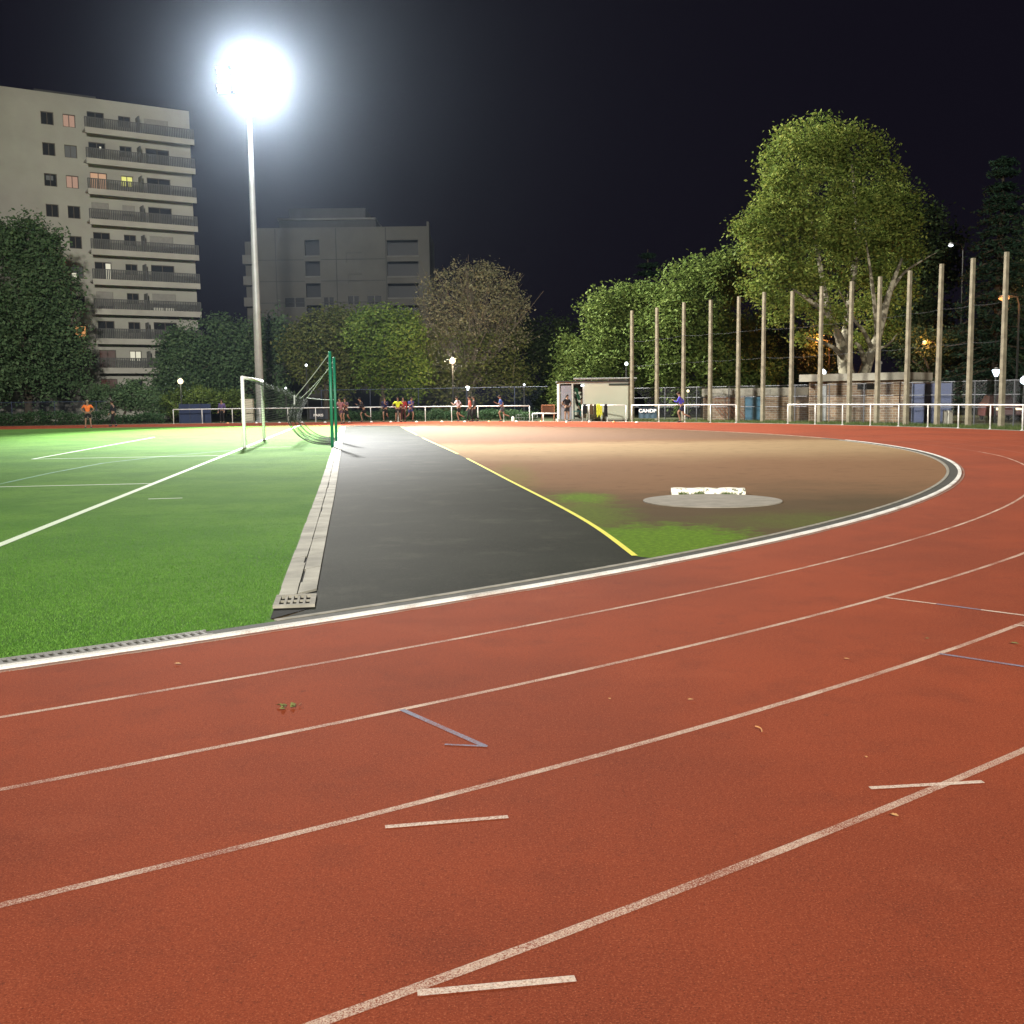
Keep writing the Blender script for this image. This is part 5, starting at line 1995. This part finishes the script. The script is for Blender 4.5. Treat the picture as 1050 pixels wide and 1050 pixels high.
    for sd in (1, -1):
        l = legs[sd]
        o_ = len(J)
        J += [V_(*q) for q in l]
        Rd += [0.088 * k, 0.058 * k, 0.04 * k, 0.03 * k]
        E_ += [(0, o_), (o_, o_ + 1), (o_ + 1, o_ + 2), (o_ + 2, o_ + 3)]
        a = arms[sd]
        o_ = len(J)
        J += [V_(*q) for q in a]
        Rd += [0.056 * k, 0.041 * k, 0.029 * k]
        E_ += [(2, o_), (o_, o_ + 1), (o_ + 1, o_ + 2)]
        # palm, four fingers and a thumb
        e, w_ = Vector(a[1]), Vector(a[2])
        fd = (w_ - e).normalized()
        sdv = fd.cross(Vector((0, 0, 1)))
        sdv = sdv.normalized() if sdv.length > 0.1 else Vector((1, 0, 0))
        pal = w_ + fd * 0.08
        ip = len(J)
        J.append(V_(*pal))
        Rd.append((0.034 * k, 0.02 * k))
        E_.append((o_ + 2, ip))
        for f_, (off, fl) in enumerate(((-0.03, 0.075), (-0.01, 0.09), (0.01, 0.085), (0.03, 0.065), (0.05, 0.05))):
            st_ = pal if f_ < 4 else w_ + fd * 0.03
            q1 = pal + fd * 0.035 + sdv * off if f_ < 4 else pal + sdv * 0.055 - fd * 0.02
            q2 = q1 + fd * fl * 0.7 + Vector((0, 0.02, 0)) if f_ < 4 else q1 + fd * 0.045 + sdv * 0.015
            i1 = len(J)
            J += [V_(*q1), V_(*q2)]
            Rd += [0.0105 * k, 0.0085 * k]
            E_ += [(ip, i1), (i1, i1 + 1)]
    skm = cloth('skin_%d' % int(skin[0] * 100), skin)
    skin_mesh('body', J, E_, Rd, skm, t)
    # shirt
    J2 = [V_(*q) for q in (sp[0], sp[1], sp[2], (sp[3][0], sp[3][1] * 0.95, sp[3][2] - 0.045))]
    R2 = [(0.168 * k, 0.122 * k), (0.145 * k, 0.115 * k), (0.175 * k, 0.122 * k), 0.075 * k]
    E2 = [(0, 1), (1, 2), (2, 3)]
    for sd in (1, -1):
        a = [Vector(q) for q in arms[sd]]
        o_ = len(J2)
        if long_sleeve:
            J2 += [V_(*a[0]), V_(*a[1]), V_(*a[1].lerp(a[2], 0.93))]
            R2 += [0.072 * k, 0.056 * k, 0.042 * k]
            E2 += [(2, o_), (o_, o_ + 1), (o_ + 1, o_ + 2)]
        else:
            J2 += [V_(*a[0]), V_(*a[0].lerp(a[1], 0.7))]
            R2 += [0.074 * k, 0.062 * k]
            E2 += [(2, o_), (o_, o_ + 1)]
    skin_mesh('shirt', J2, E2, R2, shirt, t)
    # shorts or trousers
    J3 = [V_(0, 0, 0.97 + dz), V_(0, 0, 0.92 + dz)]
    R3 = [(0.165 * k, 0.12 * k), (0.16 * k, 0.12 * k)]
    E3 = [(0, 1)]
    for sd in (1, -1):
        l = [Vector(q) for q in legs[sd]]
        o_ = len(J3)
        if long_leg:
            J3 += [V_(*l[0]), V_(*l[1]), V_(*l[1].lerp(l[2], 0.92))]
            R3 += [0.105 * k, 0.076 * k, 0.058 * k]
            E3 += [(1, o_), (o_, o_ + 1), (o_ + 1, o_ + 2)]
        else:
            J3 += [V_(*l[0]), V_(*l[0].lerp(l[1], 0.72))]
            R3 += [0.106 * k, 0.096 * k]
            E3 += [(1, o_), (o_, o_ + 1)]
    skin_mesh('trousers' if long_leg else 'shorts', J3, E3, R3, shorts, t)
    # shoes
    for sd in (1, -1):
        a, b = Vector(legs[sd][2]), Vector(legs[sd][3])
        hd = (b - a).normalized()
        J4 = [V_(*(a - hd * 0.04 - Vector((0, 0, 0.03)))), V_(*(a.lerp(b, 0.5) - Vector((0, 0, 0.02)))), V_(*(b + hd * 0.03))]
        skin_mesh('shoe', J4, [(0, 1), (1, 2)], [0.05 * k, 0.048 * k, 0.036 * k], cloth('shoe_dark', (0.05, 0.05, 0.06)), t)
    # hair
    hc = Vector(J[5]) + Vector((0, -0.012 * k, 0.028 * k))
    mb = MB()
    prof = [(0.088 * k, -0.055 * k), (0.098 * k, -0.01 * k), (0.092 * k, 0.04 * k), (0.065 * k, 0.08 * k), (0.012 * k, 0.098 * k)]
    mb.lathe(prof, 12)
    mb.v = [(x + hc.x, y * 1.12 + hc.y - 0.012, z + hc.z - (0.02 if y > 0.03 and z < 0.02 else 0) * -1) for x, y, z in mb.v]
    ho = mb.build('hair', cloth('hair_%d' % int(hair[0] * 1000), hair), None, True)
    ho.parent = t
    return t


pi = math.pi
RT = R_OUT - 0.55          # outermost lane
ORG = cloth('orange_shirt', (0.85, 0.20, 0.05))
BLK = cloth('black_shorts', (0.018, 0.018, 0.02))
person(90, 0, math.radians(200), 'person in an orange shirt and black shorts standing on the far turf', ORG, BLK, 'akimbo', Y=70, h=1.80, hair=(0.25, 0.2, 0.14))
person(116, 0, math.radians(90), 'person in dark clothes walking past the hedge right of the orange shirt', cloth('charcoal', (0.02, 0.024, 0.03)), BLK, 'walk', Y=74, long_sleeve=True, long_leg=True)
person(227.5, RR + 0.35, math.radians(180), 'person in a purple top leaning on the railing left of the goal', cloth('purple_top', (0.11, 0.08, 0.20)), BLK, 'stand', long_sleeve=True, long_leg=True)
person(349.5, R_OUT - 6.0, math.radians(160), 'runner in a dusky pink top beside the green net posts', cloth('dusky_top', (0.28, 0.13, 0.16)), cloth('mauve_shorts', (0.10, 0.06, 0.09)), 'run', phase=-1)
person(354.5, R_OUT - 5.4, math.radians(170), 'runner in a dark plum top right behind the dusky pink one', cloth('plum_top', (0.09, 0.055, 0.08)), BLK, 'run')
person(373, RT, math.radians(120), 'runner in black bending forward left of the navy runner', cloth('black_top', (0.03, 0.03, 0.032)), BLK, 'run', lean=0.24, long_sleeve=True)
person(395, RT, math.radians(175), 'runner in a navy top seen from the front', cloth('navy_top', (0.025, 0.03, 0.09)), BLK, 'run', long_sleeve=True)
person(408, RT, math.radians(185), 'runner in a fluorescent yellow shirt', cloth('neon_shirt', (0.62, 0.78, 0.05)), BLK, 'akimbo')
person(413.5, RT + 0.5, math.radians(180), 'runner in a red top and dark trousers behind the yellow shirt', cloth('red_top', (0.36, 0.04, 0.04)), cloth('maroon', (0.06, 0.02, 0.02)), 'stand', long_sleeve=True, long_leg=True)
person(421, RT, math.radians(215), 'runner in a royal blue top right of the red one', cloth('royal_top', (0.05, 0.06, 0.24)), cloth('blue_shorts', (0.04, 0.05, 0.15)), 'run', phase=-1)
person(470.5, RT, math.radians(60), 'runner in a white shirt under the warm globe lamp', cloth('white_shirt', (0.70, 0.68, 0.76)), BLK, 'run')
person(482, RT, math.radians(95), 'runner in a coral red top and dark trousers', cloth('coral_top', (0.65, 0.15, 0.12)), BLK, 'walk', long_leg=True)
person(486.5, RT + 0.4, math.radians(100), 'runner in black close behind the coral red top', cloth('black_top', (0.03, 0.03, 0.032)), BLK, 'walk', long_sleeve=True, long_leg=True)
person(515, RT, math.radians(90), 'runner in a blue top alone left of the railing end', cloth('blue_top', (0.06, 0.11, 0.36)), cloth('grey_shorts', (0.07, 0.08, 0.10)), 'run', phase=-1, h=1.8)
person(581.3, 0, math.radians(215), 'person in black standing before the grey panel of the cabin', BLK, cloth('black_top', (0.03, 0.03, 0.032)), 'akimbo', Y=YC - 0.5, h=1.78)
person(596.2, 0, math.radians(185), 'person in a dark green top seated in the cabin bay', cloth('bottle_green', (0.012, 0.05, 0.025)), cloth('teal_trousers', (0.05, 0.14, 0.14)), 'sit', Y=YC + 0.55, long_leg=True, z0=0.12)
person(699, RT + 0.1, math.radians(75), 'jogger in a violet blue top and dark shorts in front of the tall posts', cloth('violet_top', (0.07, 0.06, 0.42)), cloth('navy_shorts', (0.02, 0.02, 0.05)), 'run', h=1.86, long_sleeve=True, skin=(0.30, 0.20, 0.13))

# ================================================================ APARTMENT BLOCK (left)
CA = Vector((-30.43, 105.7, 0))
UA = Vector((-0.838, -0.545, 0)).normalized()     # along the facade, to the left
NA = Vector((-UA.y, UA.x, 0)) * -1
if NA.dot(Vector((31.6, -105.7, 0))) < 0:
    NA = -NA
TA = Matrix(((UA.x, NA.x, 0, CA.x), (UA.y, NA.y, 0, CA.y), (0, 0, 1, 0), (0, 0, 0, 1)))   # local x = along facade, y = outwards


def wall_holes(w, h, holes, T, depth=0.25, y=0.0, z0=0.0, x0=0.0):
    """wall sheet with rectangular openings and reveals"""
    mb = MB()
    xs = sorted({x0, x0 + w, *[q for a in holes for q in (a[0], a[1])]})
    zs = sorted({z0, z0 + h, *[q for a in holes for q in (a[2], a[3])]})
    for i in range(len(xs) - 1):
        for j in range(len(zs) - 1):
            mx, mz = (xs[i] + xs[i + 1]) / 2, (zs[j] + zs[j + 1]) / 2
            if any(a[0] < mx < a[1] and a[2] < mz < a[3] for a in holes):
                continue
            mb.add([T @ Vector(q) for q in ((xs[i], y, zs[j]), (xs[i + 1], y, zs[j]), (xs[i + 1], y, zs[j + 1]), (xs[i], y, zs[j + 1]))], [(0, 1, 2, 3)])
    for a in holes:
        c4 = [(a[0], a[2]), (a[1], a[2]), (a[1], a[3]), (a[0], a[3])]
        for k in range(4):
            p0, p1 = c4[k], c4[(k + 1) % 4]
            mb.add([T @ Vector(q) for q in ((p0[0], y, p0[1]), (p1[0], y, p1[1]), (p1[0], y - depth, p1[1]), (p0[0], y - depth, p0[1]))], [(0, 1, 2, 3)])
    return mb


WARM = {'pink': emit('window_pink', (1.0, 0.56, 0.38), 0.34), 'peach': emit('window_peach', (1.0, 0.55, 0.30), 0.5), 'yellow': emit('window_yellow', (0.95, 0.92, 0.22), 0.8),
        'white': emit('window_white', (1.0, 0.95, 0.72), 0.7), 'orange': emit('window_orange', (1.0, 0.45, 0.16), 0.7), 'red': emit('window_red', (0.8, 0.25, 0.15), 0.05), 'dim': emit('window_dim', (0.7, 0.75, 0.72), 0.05)}
apt = thing('apartment_block', 'tall cream apartment block with long balconies and a few lit windows', 'building', (0, 0, 0))
WA, HA_, FL = 30.0, 28.75, 2.69
rows = [27.0 - FL * i for i in range(10)]
holes = []
wins = []
for i, zc in enumerate(rows):
    for uc, colm in ((12.75, 'a'), (10.9, 'b'), (19.5, 'c'), (22.0, 'd')):
        a = (uc - 0.54, uc + 0.54, zc - 0.56, zc + 0.56)
        holes.append(a)
        lit = None
        if colm == 'b':
            lit = {0: 'pink', 2: 'pink', 1: 'dim', 5: 'dim', 7: 'orange'}.get(i)
        wins.append((a, lit, 'shutter' if (colm, i) in (('b', 9), ('c', 3)) else None))
    if i < 10:
        fz = zc - 0.75
        d1 = (7.85, 9.35, fz + 0.06, fz + 1.8)
        w2_ = (5.5, 6.6, fz + 0.75, fz + 1.75)
        d3 = (2.05, 4.25, fz + 0.06, fz + 1.8)
        if i == 9:
            pass
        holes += [d1, w2_, d3]
        wins.append((d1, {2: 'peach', 8: 'red', 9: 'red'}.get(i), 'shutter' if i in (3, 6) else None))
        wins.append((w2_, {2: 'yellow', 8: 'white'}.get(i), 'shutter' if i == 3 else None))
        wins.append((d3, None, 'shutter' if i in (4, 0, 6) else None))
mb = wall_holes(WA, HA_, holes, TA, 0.22)
# body behind the facade
for q in (((0, -0.0, 0), (0, -13, 0), (0, -13, HA_), (0, 0, HA_)), ((WA, -0.0, 0), (WA, -13, 0), (WA, -13, HA_), (WA, 0, HA_)), ((0, -13, 0), (WA, -13, 0), (WA, -13, HA_), (0, -13, HA_))):
    mb.add([TA @ Vector(c) for c in q], [(0, 1, 2, 3)])
mb.box((-0.0, -0.30, HA_), (WA, 0.0, HA_ + 0.5), TA)
part(mb, 'wall', MT['render_wall'], apt)
mb = MB()
mb.box((0, -13, HA_ - 0.02), (WA, -0.30, HA_ + 0.1), TA)
mb.box((8.2, -4.5, HA_ + 0.1), (13.5, -1.2, HA_ + 1.0), TA)
part(mb, 'roof', MT['roofing'], apt)
for a, lit, sh in wins:
    w_, h_ = a[1] - a[0], a[3] - a[2]
    mb = MB()
    t_ = 0.06
    y0, y1 = -0.17, -0.10
    mb.box((a[0], y0, a[2]), (a[1], y1, a[2] + t_), TA)
    mb.box((a[0], y0, a[3] - t_), (a[1], y1, a[3]), TA)
    mb.box((a[0], y0, a[2] + t_), (a[0] + t_, y1, a[3] - t_), TA)
    mb.box((a[1] - t_, y0, a[2] + t_), (a[1], y1, a[3] - t_), TA)
    mb.box(((a[0] + a[1]) / 2 - 0.03, y0, a[2] + t_), ((a[0] + a[1]) / 2 + 0.03, y1, a[3] - t_), TA)
    fo = part(mb, 'window', MT['win_frame'], apt)
    mb = MB()
    mb.box((a[0], -0.215, a[2]), (a[1], -0.18, a[3]), TA)
    part(mb, 'pane', WARM[lit] if lit else MT['glass'], fo)
    if sh:
        mb = MB()
        mb.box((a[0] + 0.02, -0.09, a[2] + h_ * 0.25), (a[1] - 0.02, -0.05, a[3]), TA)
        part(mb, 'shutter', MT['shutter'], fo)
# odd half-lit openings
for (x0, x1, z0, z1, kcol) in ((7.88, 8.35, rows[5] - 0.6, rows[5] + 0.95, 'white'), (2.15, 4.1, rows[6] - 0.62, rows[6] + 0.1, 'white'), (8.2, 8.36, rows[1] + 0.5, rows[1] + 0.75, 'white'),
                               (10.95, 11.35, rows[5] - 0.45, rows[5] - 0.05, 'white'), (12.5, 13.1, rows[2] + 0.0, rows[2] + 0.4, 'dim')):
    mb = MB()
    mb.box((x0, -0.178, z0), (x1, -0.172, z1), TA)
    part(mb, 'lit_pane', WARM[kcol], apt)
# balconies
for i in range(9):
    zf = rows[i] - 0.75
    bal = MB()
    bal.box((0.0, 0.003, zf - 0.14), (9.85, 1.15, zf + 0.02), TA)
    bal.box((0.0, 1.153, zf - 0.40), (9.85, 1.27, zf + 0.12), TA)
    bo = part(bal, 'balcony', MT['slab_edge'], apt)
    rb = MB()
    for x in np.arange(0.05, 9.85, 0.16):
        rb.box((x - 0.058, 1.19, zf + 0.12), (x + 0.058, 1.22, zf + 0.98), TA)
    rb.box((0.0, 1.17, zf + 0.98), (9.85, 1.24, zf + 1.04), TA)
    part(rb, 'balustrade', MT['balcony_rail'], bo)
    db = MB()
    db.box((4.95, 0.003, zf + 0.02), (5.05, 1.1, zf + 1.7), TA)
    part(db, 'divider', MT['balcony_rail'], bo)

# ================================================================ MIDDLE BLOCK
YM = 128.0
m0 = at(246, 420, YM)
m1 = at(440, 420, YM)
MT['slit'] = emit('slit_white', (0.75, 0.9, 0.95), 0.35)
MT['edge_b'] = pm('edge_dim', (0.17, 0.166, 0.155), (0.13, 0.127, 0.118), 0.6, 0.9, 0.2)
mid = thing('apartment_block', 'dim grey apartment block with recessed loggias half hidden by trees', 'building', (0, 0, 0))
TM = Matrix(((1, 0, 0, 0), (0, -1, 0, YM), (0, 0, 1, 0), (0, 0, 0, 1)))   # local y outwards (towards the camera)


def mxp(px, py=270):
    return at(px, py, YM).x


def mzp(py, px=345):
    return at(px, py, YM).z


HT = mzp(233)
x_l, x_a, x_r = mxp(247), mxp(259), mxp(438.5)
holes, wl = [], []
for ya, yb in ((246, 262), (268, 283), (290.5, 305), (313, 327), (335, 350)):
    holes.append((mxp(397), mxp(429), mzp(yb, 415), mzp(ya, 415)))
    holes.append((mxp(313), mxp(328), mzp(yb, 320), mzp(ya, 320)))
for xa, xb, ya, yb in ((291, 311, 304, 315), (331, 341, 304, 315), (356, 367, 303, 313), (376, 390, 303, 313), (355, 371, 259, 270), (357, 371, 281, 291)):
    wl.append((mxp(xa), mxp(xb), mzp(yb), mzp(ya)))
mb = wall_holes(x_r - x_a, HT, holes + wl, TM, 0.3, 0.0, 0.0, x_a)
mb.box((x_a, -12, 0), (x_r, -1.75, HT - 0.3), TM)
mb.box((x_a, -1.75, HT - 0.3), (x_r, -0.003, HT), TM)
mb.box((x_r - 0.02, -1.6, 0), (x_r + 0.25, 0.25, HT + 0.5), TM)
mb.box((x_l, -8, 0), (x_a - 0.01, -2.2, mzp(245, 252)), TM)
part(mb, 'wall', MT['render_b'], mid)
mb = MB()
for px_ in (283, 345, 396):
    mb.box((mxp(px_) - 0.05, 0.003, 0), (mxp(px_) + 0.05, 0.03, HT - 0.1), TM)
for py_ in (266, 288, 310):
    mb.box((x_a, 0.003, mzp(py_) - 0.04), (mxp(312), 0.028, mzp(py_) + 0.04), TM)
    mb.box((mxp(329), 0.003, mzp(py_) - 0.04), (mxp(395), 0.028, mzp(py_) + 0.04), TM)
part(mb, 'panel_joint', MT['roofing'], mid)
for a in holes:
    mb = MB()
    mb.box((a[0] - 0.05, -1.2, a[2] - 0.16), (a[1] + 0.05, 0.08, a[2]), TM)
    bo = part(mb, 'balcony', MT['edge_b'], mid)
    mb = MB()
    mb.box((a[0] - 0.3, -1.6, a[2] - 0.3), (a[1] + 0.3, -1.55, a[3] + 0.3), TM)
    part(mb, 'pane', MT['glass'], bo)
for k, a in enumerate(wl):
    mb = MB()
    mb.box((a[0], -0.2, a[2]), (a[1], -0.12, a[2] + 0.08), TM)
    mb.box((a[0], -0.2, a[3] - 0.08), (a[1], -0.12, a[3]), TM)
    mb.box(((a[0] + a[1]) / 2 - 0.05, -0.2, a[2] + 0.08), ((a[0] + a[1]) / 2 + 0.05, -0.12, a[3] - 0.08), TM)
    fo = part(mb, 'window', MT['edge_b'] if k not in (4, 5) else MT['render_b'], mid)
    mb = MB()
    mb.box((a[0], -0.29, a[2]), (a[1], -0.23, a[3]), TM)
    part(mb, 'pane', MT['glass'] if k not in (4, 5) else MT['render_b'], fo)
for px_ in (320.5, 327):
    mb = MB()
    mb.box((mxp(px_) - 0.16, -1.40, mzp(311)), (mxp(px_) + 0.16, -1.36, mzp(304.5)), TM)
    part(mb, 'lit_pane', MT['slit'], mid)
for py_ in (268, 290, 312):
    mb = MB()
    mb.box((x_l - 0.1, -2.19, mzp(py_, 252) - 0.15), (x_a - 0.012, -1.2, mzp(py_, 252) + 0.9), TM)
    part(mb, 'side_balcony', MT['edge_b'], mid)
mb = MB()
mb.box((mxp(284), -10, HT + 0.003), (mxp(384), -2.0, mzp(223)), TM)
po = part(mb, 'penthouse', MT['roofing'], mid)
mb = MB()
mb.box((mxp(292), -9, mzp(221) + 0.01), (mxp(372), -3.5, mzp(208)), TM)
part(mb, 'upper_storey', MT['roofing'], mid)
mb = MB()
mb.box((mxp(283), -10.3, mzp(223) + 0.003), (mxp(384.5), -1.6, mzp(221)), TM)
part(mb, 'roof', MT['edge_b'], po)

# ================================================================ HAZE
HAZE = 0.00016
mb = MB()
mb.box((-180, -120, -1.2), (200, 170, 48))
hz = mb.build('haze', bpy.data.materials.new('haze_air'))
m = hz.data.materials[0]
m.use_nodes = True
nt = m.node_tree
nt.nodes.remove(nt.nodes['Principled BSDF'])
pv = nt.nodes.new('ShaderNodeVolumePrincipled')
pv.inputs['Color'].default_value = (0.62, 0.78, 1.0, 1)
pv.inputs['Density'].default_value = HAZE
pv.inputs['Anisotropy'].default_value = 0.96
nt.links.new(pv.outputs[0], nt.nodes['Material Output'].inputs['Volume'])
tag(hz, kind='stuff')
